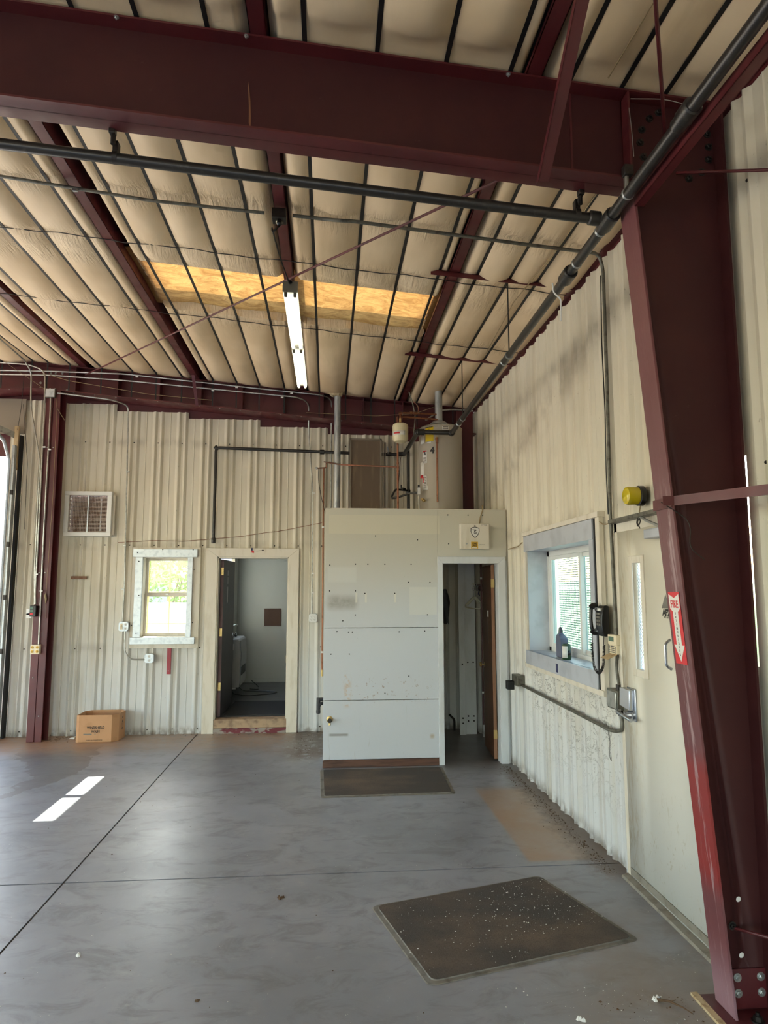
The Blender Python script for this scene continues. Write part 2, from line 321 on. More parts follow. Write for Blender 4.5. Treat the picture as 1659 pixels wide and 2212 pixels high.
# ------------------------------------------------------------------ mesh helpers
def worldorg(o):
    v = Vector((0, 0, 0))
    while o: v = v + o.location; o = o.parent
    return v
class MB:
    def __init__(s): s.v = []; s.f = []
    def add(s, vs, fs):
        b = len(s.v); s.v += [tuple(v) for v in vs]; s.f += [tuple(i+b for i in f) for f in fs]; return s
    def box(s, x0, x1, y0, y1, z0, z1):
        x0, x1 = sorted((x0, x1)); y0, y1 = sorted((y0, y1)); z0, z1 = sorted((z0, z1))
        return s.add([(x, y, z) for x in (x0, x1) for y in (y0, y1) for z in (z0, z1)],
                     [(0, 1, 3, 2), (4, 6, 7, 5), (0, 4, 5, 1), (2, 3, 7, 6), (0, 2, 6, 4), (1, 5, 7, 3)])
    def hexa(s, a, b):
        """a, b: 4 corner loops of two ends"""
        return s.add(list(a)+list(b), [(3, 2, 1, 0), (4, 5, 6, 7)]+[(i, (i+1) % 4, (i+1) % 4+4, i+4) for i in range(4)])
    def loft(s, A, B):
        n = len(A); return s.add(list(A)+list(B), [tuple(range(n))[::-1], tuple(range(n, 2*n))]+[(i, (i+1) % n, (i+1) % n+n, i+n) for i in range(n)])
    def tube(s, path, r, n=10, rs=None, cap=True):
        P = [Vector(p) for p in path]; m = len(P); up = None; base = len(s.v)
        for i, p in enumerate(P):
            d = (P[min(i+1, m-1)]-P[max(i-1, 0)]).normalized()
            if up is None:
                up = Vector((0, 0, 1)) if abs(d.z) < .9 else Vector((1, 0, 0))
            a = d.cross(up).normalized(); up = a.cross(d).normalized(); R_ = rs[i] if rs else r
            for k in range(n):
                t = 2*math.pi*k/n; q = p+R_*(math.cos(t)*a+math.sin(t)*up); s.v.append(tuple(q))
        for i in range(m-1):
            for k in range(n):
                a0 = base+i*n+k; a1 = base+i*n+(k+1) % n; s.f.append((a0, a1, a1+n, a0+n))
        if cap:
            s.f.append(tuple(base+k for k in range(n))[::-1]); s.f.append(tuple(base+(m-1)*n+k for k in range(n)))
        return s
    def lathe(s, prof, c, n=24, d=(0, 0, 1)):
        """prof: (radius, height along d)"""
        d = Vector(d).normalized(); c = Vector(c); base = len(s.v)
        up = Vector((0, 0, 1)) if abs(d.z) < .9 else Vector((1, 0, 0)); a = d.cross(up).normalized(); b = a.cross(d).normalized()
        for r, h in prof:
            for k in range(n):
                t = 2*math.pi*k/n; s.v.append(tuple(c+d*h+max(r, .0002)*(math.cos(t)*a+math.sin(t)*b)))
        for i in range(len(prof)-1):
            for k in range(n):
                p = base+i*n+k; q = base+i*n+(k+1) % n; s.f.append((p, q, q+n, p+n))
        s.f.append(tuple(base+k for k in range(n))[::-1]); s.f.append(tuple(base+(len(prof)-1)*n+k for k in range(n)))
        return s
    def xf(s, mtx):
        s.v = [tuple(mtx @ Vector(v)) for v in s.v]; return s
    def build(s, name, m, parent=None, bev=0, ang=35, loc=None, solid=0):
        me = bpy.data.meshes.new(name)
        if parent is not None: org = worldorg(parent)
        elif loc is not None: org = Vector(loc)
        else:
            a = np.array(s.v); org = Vector(((a[:, 0].min()+a[:, 0].max())/2, (a[:, 1].min()+a[:, 1].max())/2, a[:, 2].min()))
        me.from_pydata([tuple(Vector(v)-org) for v in s.v], [], s.f)
        import bmesh
        bm = bmesh.new(); bm.from_mesh(me); bmesh.ops.recalc_face_normals(bm, faces=bm.faces); bm.to_mesh(me); bm.free()
        me.materials.append(m if not isinstance(m, str) else M[m])
        me.polygons.foreach_set('use_smooth', [True]*len(me.polygons)); me.set_sharp_from_angle(angle=math.radians(ang))
        o = bpy.data.objects.new(name, me); COL.objects.link(o)
        if parent is not None: o.parent = parent
        else: o.location = org
        if bev:
            b = o.modifiers.new('bevel', 'BEVEL'); b.width = bev; b.segments = 2; b.limit_method = 'ANGLE'
        if solid:
            b = o.modifiers.new('solid', 'SOLIDIFY'); b.thickness = solid; b.offset = 0
        return o
def bend(path, rad=.06, n=5):
    P = [Vector(p) for p in path]; out = [P[0]]
    for i in range(1, len(P)-1):
        a, b, c = P[i-1], P[i], P[i+1]
        r = min(rad, (a-b).length*.45, (c-b).length*.45)
        p0 = b+(a-b).normalized()*r; p2 = b+(c-b).normalized()*r
        for k in range(n+1):
            t = k/n; out.append((1-t)**2*p0+2*t*(1-t)*b+t*t*p2)
    out.append(P[-1]); return out
def box(*a): return MB().box(*a)
def tag(o, label=None, cat=None, group=None, kind=None):
    if label: o['label'] = label
    if cat: o['category'] = cat
    if group: o['group'] = group
    if kind: o['kind'] = kind
    return o
def empty(name, loc, label=None, cat=None, group=None, kind=None):
    o = bpy.data.objects.new(name, None); COL.objects.link(o); o.location = loc; o.empty_display_size = .1
    return tag(o, label, cat, group, kind)
def struct(name, loc=(0, 0, 0), label=None, cat=None):
    return empty(name, loc, label, cat, None, 'structure')
def copy_at(o, off, parent=None, label=None):
    c = o.copy(); COL.objects.link(c); c.parent = parent if parent else o.parent
    c.location = o.location+Vector(off)
    if label: c['label'] = label
    for ch in o.children: copy_at(ch, (0, 0, 0), c)
    return c
def text(name, s, loc, right, upv, size, m, parent, sx=1, bold=0, align='CENTER', label=None):
    cu = bpy.data.curves.new(name, 'FONT'); cu.body = s; cu.size = size; cu.extrude = .0003; cu.offset = bold
    cu.align_x = align; cu.align_y = 'CENTER'; cu.materials.append(M[m]); cu.space_line = .82
    r = Vector(right).normalized(); u = Vector(upv).normalized(); n = r.cross(u)
    mt = Matrix((r*sx, u, n)).transposed().to_4x4(); mt.translation = Vector(loc)-worldorg(parent)
    t_ = bpy.data.objects.new('t', cu); COL.objects.link(t_); bpy.context.view_layer.update()
    me = bpy.data.meshes.new_from_object(t_.evaluated_get(bpy.context.evaluated_depsgraph_get())); bpy.data.objects.remove(t_)
    me.transform(mt); me.name = name
    if not me.materials: me.materials.append(M[m])
    o = bpy.data.objects.new(name, me); COL.objects.link(o); o.parent = parent
    if label: o['label'] = label
    return o
def bolt(c, d, r=.012, h=.01, washer=True):
    m = MB(); d = Vector(d)
    if washer: m.lathe([(r*1.5, 0), (r*1.5, h*.25)], c, 14, d)
    m.lathe([(r, h*.25), (r, h), (r*.85, h*1.15)], c, 6, d); m.lathe([(r*.45, h*1.1), (r*.45, h*1.8)], c, 8, d)
    return m

RID, ZR0, SL = -3.75, 4.335, -.0865
def zr(x): return ZR0+SL*x if x > RID else ZR0+SL*RID-(RID-x)*(-SL)
XW, YW = 1.945, 8.80

# ================================================================== large structure
# ---- floor slabs with sawn joints
fl = struct('floor', (0, 0, 0), 'grey concrete shop floor with sawn joints and brown dirt', 'floor')
JX, JY = -1.608, 4.50
xs = [-9.5, -5.2, JX, 2.02]; ys = [-6, .3, JY, 8.86]
for i in range(3):
    for j in range(3):
        g_ = .006
        box(xs[i]+g_, xs[i+1]-g_, ys[j]+g_, ys[j+1]-g_, -.12, 0).build('slab', 'floor', fl)
box(-9.6, 2.03, -6.1, 8.87, -.2, -.007).build('joint_bed', 'joint', fl)
gr = tag(box(-60, 60, -60, 80, -.35, -.21).build('ground', 'gravel', None), 'pale sunlit gravel yard outside the building', 'ground', kind='structure')

# ---- ribbed metal wall panels
PROF = [(0, 0), (.070, 0), (.078, .005), (.086, 0), (.152, 0), (.186, .028), (.196, .028), (.222, .003), (.248, .003), (.268, .026), (.276, .026)]
def rib_panel(u0, u1, z1, holes, place, z0=0.0, n=3):
    per = (u1-u0)/n; pts = [(u0+k*per+u*per/.3048, d) for k in range(n) for u, d in PROF]+[(u1, 0)]
    for h in holes:
        for e in h[:2]:
            if u0 < e < u1 and all(abs(e-p[0]) > 1e-4 for p in pts):
                for a, b in zip(pts, pts[1:]):
                    if a[0] < e < b[0]:
                        pts.append((e, a[1]+(b[1]-a[1])*(e-a[0])/(b[0]-a[0]))); pts.sort(); break
    zs = sorted({z0, z1, *[z for h in holes for z in h[2:] if z0 < z < z1]})
    m = MB(); ix = {}
    def V(i, j):
        if (i, j) not in ix:
            ix[(i, j)] = len(m.v); m.v.append(place(pts[i][0], pts[i][1], zs[j]))
        return ix[(i, j)]
    for i in range(len(pts)-1):
        for j in range(len(zs)-1):
            uc = (pts[i][0]+pts[i+1][0])/2; zc = (zs[j]+zs[j+1])/2
            if any(h[0] < uc < h[1] and h[2] < zc < h[3] for h in holes): continue
            m.f.append((V(i, j), V(i+1, j), V(i+1, j+1), V(i, j+1)))
    return m
wb = struct('wall_back', (0, YW, 0), 'cream ribbed metal end wall with stepped panel tops', 'wall')
BH = [(-1.47, -.455, 0, 2.24), (-2.36, -1.77, 1.20, 2.20), (-3.31, -2.79, 2.51, 3.00), (-9, -4.08, -1, 3.80)]
for a, b, zt in [(-5.515, -4.60, 4.20), (-4.60, -3.684, 4.235), (-3.684, -2.770, 4.205), (-2.770, -1.848, 4.115), (-1.848, -.914, 4.035), (-.914, -.014, 3.945), (-.014, .905, 3.86), (.905, 1.945, 3.78)]:
    rib_panel(a, b, zt, BH, lambda u, d, z: (u, YW-d, z)).build('panel', 'panel', wb, ang=20)
wr = struct('wall_right', (XW, 0, 0), 'cream ribbed metal side wall with window and door', 'wall')
RH = [(-6.26, -4.61, 1.20, 2.20), (-4.30, -3.24, -1, 2.22), (-2.985, -2.918, 1.45, 2.42)]
u = -8.80
while u < 5.4:
    rib_panel(u, u+.9144, 4.13, RH, lambda q, d, z: (XW-d, -q, z)).build('panel', 'panel_side', wr, ang=20); u += .9144
# wall screws
m = MB()
for X in np.arange(-4.02, 1.9, .3066):
    for z in (3.70, 2.36, 1.06, .06):
        xx = -2.770+round((X+2.770)/.3066)*.3066+.234
        if xx > 1.86 or any(h[0]-.02 < xx < h[1]+.02 and h[2] < z < h[3] for h in BH): continue
        m.lathe([(.009, 0), (.006, .006), (.001, .008)], (xx, YW-.004, z), 6, (0, -1, 0))
tag(m.build('wall_screws', 'steel_dark', wb), kind='stuff')
m = MB()
for k in range(24):
    for z in (3.70, 2.36, 1.06, .06):
        yy = 8.80-.3048*k-.234
        if any(h[0]-.02 < -yy < h[1]+.02 and h[2]-.05 < z < h[3] for h in RH): continue
        m.lathe([(.009, 0), (.006, .006), (.001, .008)], (XW-.004, yy, z), 6, (-1, 0, 0))
tag(m.build('wall_screws', 'steel_dark', wr), kind='stuff')
# hidden outer skin and far walls (with the bays that light the room)
def far_wall(name, parts, label):
    o = struct(name, (0, 0, 0), label, 'wall')
    for p in parts: box(*p).build('panel', 'panel', o)
far_wall('wall_left', [(-9.46, -9.40, -6, -4.6, 0, 4.3), (-9.46, -9.40, .5, 1.1, 0, 4.3), (-9.46, -9.40, 7.6, 8.8, 0, 4.3), (-9.46, -9.40, -6, 8.8, 3.75, 4.3)], 'far side wall with two open vehicle bays')
far_wall('wall_front', [(-9.4, -8.6, -5.46, -5.4, 0, 4.6), (-3.6, -2.7, -5.46, -5.4, 0, 4.3), (1.2, 1.95, -5.46, -5.4, 0, 4.3), (-2.7, 1.2, -5.46, -5.4, 2.5, 4.3), (-4.2, -3.3, -5.46, -5.4, 4.3, 4.75), (-9.4, 1.95, -5.46, -5.4, 3.7, 4.3), (-6.5, -1, -5.46, -5.4, 4.3, 4.6)], 'front wall with two open bays behind the viewer')
box(-9.4, -5.515, 8.80, 8.83, 3.8, 4.3).build('panel', 'panel', wb)
box(-9.4, -8.2, 8.80, 8.83, 0, 3.8).build('panel', 'panel', wb)
m = MB()
for a, b in ((-9.4, RID), (RID, 1.95)):
    m.hexa([(a, 8.835, 3.5), (b, 8.835, 3.5), (b, 8.835, zr(b)+.3), (a, 8.835, zr(a)+.3)], [(a, 8.845, 3.5), (b, 8.845, 3.5), (b, 8.845, zr(b)+.3), (a, 8.845, zr(a)+.3)])
m.build('gable_sheet', 'red', wb)

# ---- ceiling: insulation pillows, straps, wires, skylight film, roof sheets
ce = struct('ceiling', (0, 0, 4.3), 'tan vinyl-faced insulation pillows held by steel straps', 'ceiling')
SKY0, SKY1 = 5.36, 6.29
S = [-3.73, -3.54, -3.27, (-3.15, -3.03), -2.88, -2.50, -2.20, -1.88, (-1.75, -1.60), -1.49, -1.19, -.90, -.58, (-.385, -.295), -.13, .21, .54, .85, (.925, 1.025), 1.144, 1.40, 1.62, 1.935]
WIRES = [-3.6, -1.9, -.3, 1.3, 4.30, 5.03, 6.37]
edges = []; prev = S[0]; straps = [S[0]]
for q in S[1:]:
    if isinstance(q, tuple): edges.append((prev, q[0], 'r')); prev = q[1]; nxt = 'l'; continue
    edges.append((prev, q, 'l' if prev not in straps else '')); straps.append(q); prev = q
straps = straps[:-1]
def pillow(a, b, pur, y0, y1, rise0=False, rise1=False):
    w = b-a; b0 = min(.056, .17*w); nu = 10 if w > .15 else 5; m = MB(); ys_ = [y0]
    while ys_[-1] < y1-.001:
        d = min(abs(ys_[-1]-q) for q in WIRES+[2.87, 3.02, 8.5]); ys_.append(min(y1, ys_[-1]+(.03 if d < .2 else .12)))
    rng = random.Random(int((a+10)*1000)+int(y0*10)); ph = rng.random()*9
    rows = []
    if rise0: rows.append((y0, .13))
    rows += [(y, 0) for y in ys_]
    if rise1: rows.append((y1, .13))
    for y, up_ in rows:
        pinch = max([math.exp(-((y-q)/.06)**2)*.8 for q in WIRES])
        if 2.80 < y < 3.1: pinch = max(pinch, 1)
        elif y < 2.8 or y > 3.1: pinch = max(pinch, math.exp(-((min(abs(y-2.8), abs(y-3.1)))/.08)**2))
        if a >= -1.61 and b <= .93: pinch = max(pinch, math.exp(-(min(abs(y-SKY0), abs(y-SKY1))/.06)**2))
        if y > 8.3: pinch = max(pinch, (y-8.3)/.3)
        for i in range(nu+1):
            t = i/nu; sh = math.sin(math.pi*t)**.75 if 0 < t < 1 else 0
            z = zr(a+w*t)+.012-b0*sh*(1-pinch)*(1+.25*math.sin(y*1.7+ph)+.12*math.sin(y*5.1+ph*2+t*3))
            z -= .006*sh*math.sin((t*w)*90+ph)*max(0, 1-min(abs(y-q) for q in WIRES)/.18)
            if pur == 'r' and t > .7: z += .045*(t-.7)/.3
            if pur == 'l' and t < .3: z += .045*(.3-t)/.3
            m.v.append((a+w*t, y, z+up_))
    for j in range(len(rows)-1):
        for i in range(nu):
            k = j*(nu+1)+i; m.f.append((k, k+1, k+nu+2, k+nu+1))
    return m
for a, b, pur in edges:
    if a >= -1.61 and b <= .93:
        pillow(a, b, pur, -5.3, SKY0, rise1=True).build('insulation_pillow', 'insul', ce, ang=80)
        pillow(a, b, pur, SKY1, 8.62, rise0=True).build('insulation_pillow', 'insul', ce, ang=80)
    else: pillow(a, b, pur, -5.3, 8.62).build('insulation_pillow', 'insul', ce, ang=80)
a = RID+.02
while a > -9.3:
    pillow(a-.36, a, '', -5.3, 8.62).build('insulation_pillow', 'insul', ce, ang=80)
    if a < RID-.1: straps.append(a)
    a -= .36
for x in straps:
    z = zr(x); w = .011; m = MB()
    m.box(x-w, x+w, -5.3, 8.47, z+.002, z+.006)
    if x > -4.2: m.box(x-.008, x+.008, 8.466, 8.470, z-.335, z+.004)
    m.build('strap', 'strap', ce)
for y in (5.03, 6.37):
    m = MB(); m.tube([(x, y+.012*math.sin(x*7), zr(x)-.006-.004*math.sin(x*19)) for x in np.linspace(-3.7, 1.93, 60)], .0035, 6)
    m.build('cross_wire', 'wire', ce)
nx, ny = 60, 24; m = MB(); rr = random.Random(3)
for j in range(ny+1):
    for i in range(nx+1):
        x = -1.74+2.72*i/nx; y = SKY0-.06+(SKY1-SKY0+.12)*j/ny
        m.v.append((x, y, zr(x)+.085+.008*math.sin(x*9+y*4)+.008*rr.random()))
for j in range(ny):
    for i in range(nx):
        k = j*(nx+1)+i; m.f.append((k, k+1, k+nx+2, k+nx+1))
m.build('skylight_film', 'film', ce, ang=80)
for q in ((-1.63, -1.62, SKY0, SKY1), (.90, .91, SKY0, SKY1), (-1.62, .90, SKY0-.012, SKY0), (-1.62, .90, SKY1, SKY1+.012)):  # boards added round the skylight opening to keep sun from leaking past
    MB().hexa([(q[0], q[2], zr(q[0])+.095), (q[1], q[2], zr(q[1])+.095), (q[1], q[3], zr(q[1])+.095), (q[0], q[3], zr(q[0])+.095)], [(q[0], q[2], zr(q[0])+.25), (q[1], q[2], zr(q[1])+.25), (q[1], q[3], zr(q[1])+.25), (q[0], q[3], zr(q[0])+.25)]).build('skylight_leak_block', 'insul', ce)
rs_ = struct('roof', (0, 0, 4.6), 'sheet metal roof above the insulation', 'roof')
def roofq(x0, x1, y0, y1, h=.24):
    return MB().hexa([(x0, y0, zr(x0)+h), (x1, y0, zr(x1)+h), (x1, y1, zr(x1)+h), (x0, y1, zr(x0)+h)], [(x0, y0, zr(x0)+h+.02), (x1, y0, zr(x1)+h+.02), (x1, y1, zr(x1)+h+.02), (x0, y1, zr(x0)+h+.02)])
for q in ((-9.6, RID, -5.6, 9.0), (RID, -1.62, -5.6, 9.0), (-1.62, .90, -5.6, SKY0+.0), (-1.62, .90, SKY1-.0, 9.0), (.90, 2.05, -5.6, 9.0)):
    roofq(*q).build('roof_sheet', 'galv', rs_)
box(1.96, 2.04, -5.5, 8.9, 4.05, 4.42).build('roof_edge', 'red', rs_)

# ---- purlins
PUR = [(-3.15, 'third purlin from the side wall, near the ridge'), (-1.75, 'purlin left of the skylight panel'), (-.385, 'purlin carrying the fluorescent fixture'), (.925, 'purlin right of the skylight panel')]
for x0, lb in PUR:
    z = zr(x0+.04); m = MB()
    m.box(x0, x0+.08, -5.3, 8.62, z, z+.003); m.box(x0, x0+.004, -5.3, 8.62, z, z+.024)
    m.box(x0+.076, x0+.08, -5.3, 8.62, z, z+.2); m.box(x0+.08, x0+.15, -5.3, 8.62, z+.197, z+.2)
    o = m.build('purlin', 'red', None, ang=30); tag(o, 'red steel '+lb, 'purlin', 'roof purlins', 'structure')
for i, x0 in enumerate((-4.6, -5.95, -7.3)):
    z = zr(x0); tag(MB().box(x0, x0+.08, -5.3, 8.62, z, z+.004).box(x0+.076, x0+.08, -5.3, 8.62, z, z+.2).build('purlin', 'red'), 'red steel purlin beyond the ridge', 'purlin', 'roof purlins beyond the ridge', 'structure')
o = MB().box(1.955, 1.965, -5.3, 8.62, 4.0, 4.24).box(1.90, 1.965, -5.3, 8.62, 4.165, 4.172).build('eave_strut', 'red', None, ang=30)
tag(o, 'dark red eave strut behind the side wall panel tops', 'beam', kind='structure')

# ---- main rigid frame: rafter and tapered column
CY = 2.945; Y0, Y1 = 2.87, 3.02
zb = lambda x: 3.863-.083*x
bm_ = struct('roof_beam', (0, CY, 4), 'deep dark red tapered steel roof beam across the foreground', 'beam')
m = MB(); m.hexa([(RID, CY-.003, zb(RID)), (1.43, CY-.003, zb(1.43)), (1.43, CY-.003, zr(1.43)), (RID, CY-.003, zr(RID))], [(RID, CY+.003, zb(RID)), (1.43, CY+.003, zb(1.43)), (1.43, CY+.003, zr(1.43)), (RID, CY+.003, zr(RID))])
m.build('web', 'red_web', bm_)
def flange(xa, xb, fz, t, y0=Y0, y1=Y1):
    return MB().hexa([(xa, y0, fz(xa)), (xb, y0, fz(xb)), (xb, y1, fz(xb)), (xa, y1, fz(xa))], [(xa, y0, fz(xa)+t), (xb, y0, fz(xb)+t), (xb, y1, fz(xb)+t), (xa, y1, fz(xa)+t)])
flange(RID, 1.43, zb, .01).build('bottom_flange', 'red', bm_)
flange(RID, 1.43, lambda x: zr(x)-.012, .01).build('top_flange', 'red', bm_)
for x in (1.165, 1.43):
    w = .003 if x < 1.2 else .07
    box(x-.005, x+.005, CY-w-.004, CY, zb(x)+.012, zr(x)-.014).build('stiffener', 'red', bm_)
m = MB().hexa([(-9.4, CY-.003, 3.3), (RID, CY-.003, zb(RID)), (RID, CY-.003, zr(RID)), (-9.4, CY-.003, zr(-9.4))], [(-9.4, CY+.003, 3.3), (RID, CY+.003, zb(RID)), (RID, CY+.003, zr(RID)), (-9.4, CY+.003, zr(-9.4))])
m.build('far_web', 'red', bm_)
m = MB().hexa([(-9.4, Y0, 3.3), (RID, Y0, zb(RID)), (RID, Y1, zb(RID)), (-9.4, Y1, 3.3)], [(-9.4, Y0, 3.31), (RID, Y0, zb(RID)+.01), (RID, Y1, zb(RID)+.01), (-9.4, Y1, 3.31)])
m.build('far_bottom_flange', 'red', bm_)
for x, z in ((-.99, 4.37), (-.40, 4.31), (.84, 4.20)):
    copy = bolt((x, CY-.07, zr(x)-.012), (0, 0, -1), .008, .008); copy.build('bolt', 'zinc', bm_)
m = MB(); pts = [(-.398, 4.19), (-.394, 4.13), (-.389, 4.05), (-.388, 3.97), (-.379, 3.93), (-.379, 4.0), (-.383, 4.08), (-.389, 4.14)]
m.add([(x, CY-.0055, z) for x, z in pts], [tuple(range(8))]); m.build('scraped_line', 'wood_edge', bm_)

co = struct('steel_column', (1.8, CY, 0), 'tapered dark red steel column in the right foreground', 'column')
xin = lambda z: 1.710-(1.710-1.428)*z/3.70
XI = .006
wp_ = [(xin(0)+XI, 0), (1.9, 0), (1.9, zr(1.9)), (1.42, zr(1.42)), (1.426, 3.74), (xin(3.70)+XI, 3.70)]
web = MB().loft([(x, CY-.003, z) for x, z in wp_], [(x, CY+.003, z) for x, z in wp_]).build('web', 'red_web', co)
for zc in (.227, .455):
    ct = MB().lathe([(.0125, -.02), (.0125, .02)], (1.797, CY, zc), 20, (0, 1, 0)).build('cut', 'red', None)
    bo = web.modifiers.new('b', 'BOOLEAN'); bo.object = ct; bo.operation = 'DIFFERENCE'; bo.solver = 'EXACT'
    bpy.context.view_layer.update()
    nm_ = bpy.data.meshes.new_from_object(web.evaluated_get(bpy.context.evaluated_depsgraph_get())); web.modifiers.clear(); web.data = nm_; bpy.data.objects.remove(ct)
m = MB().hexa([(xin(0), Y0, .012), (xin(0)+.012, Y0, .012), (xin(0)+.012, Y1, .012), (xin(0), Y1, .012)], [(xin(3.70), Y0, 3.72), (xin(3.70)+.012, Y0, 3.72), (xin(3.70)+.012, Y1, 3.72), (xin(3.70), Y1, 3.72)])
m.build('inner_flange', 'red_worn', co, bev=.002)
box(1.893, 1.905, Y0, Y1, .012, 4.16).build('outer_flange', 'red_web', co)
flange(1.42, 1.905, lambda x: zr(x)-.012, .01).build('cap_plate', 'red', co)
box(1.66, 1.925, 2.83, 3.06, 0, .012).build('base_plate', 'red', co)
box(1.735, 1.893, CY-.012, CY-.003, .02, .178).build('splice_plate', 'red', co)
K = .995
b0 = None
for x, z in ((1.765, .145), (1.87, .145), (1.765, .082), (1.87, .082)):
    bolt((x, CY-.012, z), (0, -1, 0), .012, .009).build('base_bolt', 'zinc', co)
for x, z in ((1.616, 4.149), (1.567, 4.114), (1.526, 4.052), (1.514, 3.983), (1.527, 3.908), (1.618, 3.802), (1.755, 3.807), (1.822, 3.844), (1.862, 3.913), (1.866, 3.98), (1.862, 4.048)):
    bolt((x, CY-.003, z), (0, -1, 0), .013, .012).build('splice_bolt', 'steel_dark', co)
bolt((1.80, 2.86, .012), (0, 0, 1), .018, .02).build('anchor_bolt', 'steel_dark', co)
o = box(1.63, 1.66, 2.80, 3.08, 0, .012); 
tag(o.build('wood_shim', 'raw_board', None), 'thin wooden shim lying against the column base', 'shim')

# ---- rear frame: end wall rafter, ridge post, corner column
ra = struct('end_rafter', (0, 8.63, 4.2), 'dark red end wall rafter under the far roof edge', 'beam')
for a, b in ((-9.4, RID), (RID, 1.93)):
    MB().hexa([(a, 8.625, zr(a)-.335), (b, 8.625, zr(b)-.335), (b, 8.625, zr(b)), (a, 8.625, zr(a))], [(a, 8.635, zr(a)-.335), (b, 8.635, zr(b)-.335), (b, 8.635, zr(b)), (a, 8.635, zr(a))]).build('web', 'red', ra)
    flange(a, b, lambda x: zr(x)-.348, .012, 8.472, 8.79).build('bottom_flange', 'red', ra)
    flange(a, b, lambda x: zr(x)-.012, .01, 8.50, 8.76).build('top_flange', 'red', ra)
for x in np.arange(-3.2, 1.6, .52):
    box(x, x+.006, 8.48, 8.625, zr(x)-.334, zr(x)-.014).build('stiffener', 'red', ra)
m = MB()
for x in np.arange(-4.0, 1.7, .26): m.lathe([(.008, 0), (.008, .006)], (x, 8.50, zr(x)-.348), 6, (0, 0, -1))
tag(m.build('flange_bolts', 'zinc', ra), kind='stuff')
for x, z in ((-3.56, 4.55), (-3.50, 4.55), (-3.42, 4.55), (-3.56, 4.34), (-3.50, 4.34), (-3.35, 4.33), (-3.68, 4.35), (-3.68, 4.42)):
    bolt((x, 8.625, z), (0, -1, 0), .010, .008).build('bolt', 'zinc', ra)
rp = struct('ridge_post', (-3.45, 8.6, 0), 'dark red steel post standing at the end wall', 'column')
box(-3.54, -3.453, 8.475, 8.487, 0, 4.285).build('front_flange', 'red', rp, bev=.003)
box(-3.447, -3.365, 8.475, 8.487, 0, 4.285).build('front_flange', 'red', rp, bev=.003)
box(-3.455, -3.447, 8.487, 8.70, 0, 4.285).build('web', 'red', rp)
box(-3.545, -3.34, 8.60, 8.61, 0, 4.285).build('rear_flange', 'red', rp)
for x, z in ((-3.49, 3.55), (-3.42, 3.55), (-3.50, 2.0), (-3.43, 2.0), (-3.50, .75), (-3.41, .30)):
    bolt((x, 8.475, z), (0, -1, 0), .007, .005, False).build('screw', 'zinc', rp)
cc = struct('corner_column', (1.76, 8.5, 0), 'corner column, dark red above and painted white inside the closet', 'column')
box(1.66, 1.74, 8.44, 8.46, 2.24, 4.15).build('front_flange', 'red', cc); box(1.74, 1.88, 8.46, 8.47, 2.24, 4.15).build('web', 'red', cc)
box(1.655, 1.735, 8.44, 8.452, 0, 2.24).build('white_flange', 'closet_white', cc, bev=.003); box(1.735, 1.875, 8.47, 8.482, 0, 2.24).build('white_web', 'closet_white', cc)
m = MB()
for x, y, z in ((1.695, 8.44, .86), (1.695, 8.44, .14), (1.695, 8.44, .20), (1.77, 8.47, .88), (1.84, 8.47, .88), (1.77, 8.47, .22), (1.84, 8.47, .22), (1.77, 8.47, .16), (1.84, 8.47, .16)):
    m.lathe([(.010, 0), (.010, .0015)], (x, y-.0005, z), 12, (0, -1, 0))
m.build('bolt_holes', 'black_matt', cc)

# ================================================================== closet partition with the open wood door
PY = 7.05
cl = struct('wall_partition', (.6, PY, 0), 'white painted board partition of the closet under the water heater', 'wall')
T = .012
box(-.03, 1.165, PY, PY+T, 1.400, 2.648).build('board', 'board', cl, bev=.002)
box(1.165, 1.915, PY, PY+T, 2.10, 2.648).build('board', 'board', cl, bev=.002)
box(-.035, 1.165, PY-.002, PY+T, .664, 1.395).build('board', 'board', cl, bev=.002)
box(-.035, 1.165, PY-.004, PY+T, .075, .659).build('board', 'board', cl, bev=.002)
box(-.034, -.022, PY+T, 8.77, 0, 2.64).build('side_board', 'board', cl)
box(-.03, 1.91, PY+T, 8.77, 2.16, 2.25).build('platform', 'raw_board', cl)
box(1.14, 1.16, PY+.1, 8.765, 0, 2.16).build('inner_side_board', 'closet_white', cl)
box(-.03, 1.915, PY-.003, PY+.016, 2.648, 2.654).build('top_edge_trim', 'cream_trim', cl)
box(1.885, 1.912, PY-.002, PY+.05, 0, 2.10).build('edge_filler', 'closet_white', cl)
box(-.036, 1.158, PY-.018, PY-.004, 0, .072).build('wood_base', 'base_wood', cl, bev=.003)
m = MB()
for x, z in ((.02, 2.05), (.29, 2.06), (.42, 2.06), (.60, 2.06), (.88, 2.06), (.02, 1.78), (.29, 1.78), (.39, 1.755), (.705, 1.755), (.85, 1.87), (1.08, 1.87), (.29, 1.53), (1.05, 1.53), (.16, 1.47), (.10, 1.36), (.22, 1.355), (.26, 1.355), (.75, 1.355), (1.02, 1.36), (.04, 1.13), (.23, 1.13), (.85, .9), (.6, .73), (1.28, 2.59), (1.50, 2.59), (1.66, 2.59), (1.285, 2.28), (.5, 2.36), (.95, 2.32)):
    m.lathe([(.007, 0), (.006, .002), (.001, .0025)], (x, PY-.002, z), 8, (0, -1, 0))
tag(m.build('nail_holes', 'black_matt', cl), kind='stuff')
d2 = struct('door_2', (1.5, PY, 0), 'white cased closet doorway with the brown door swung inward', 'door')
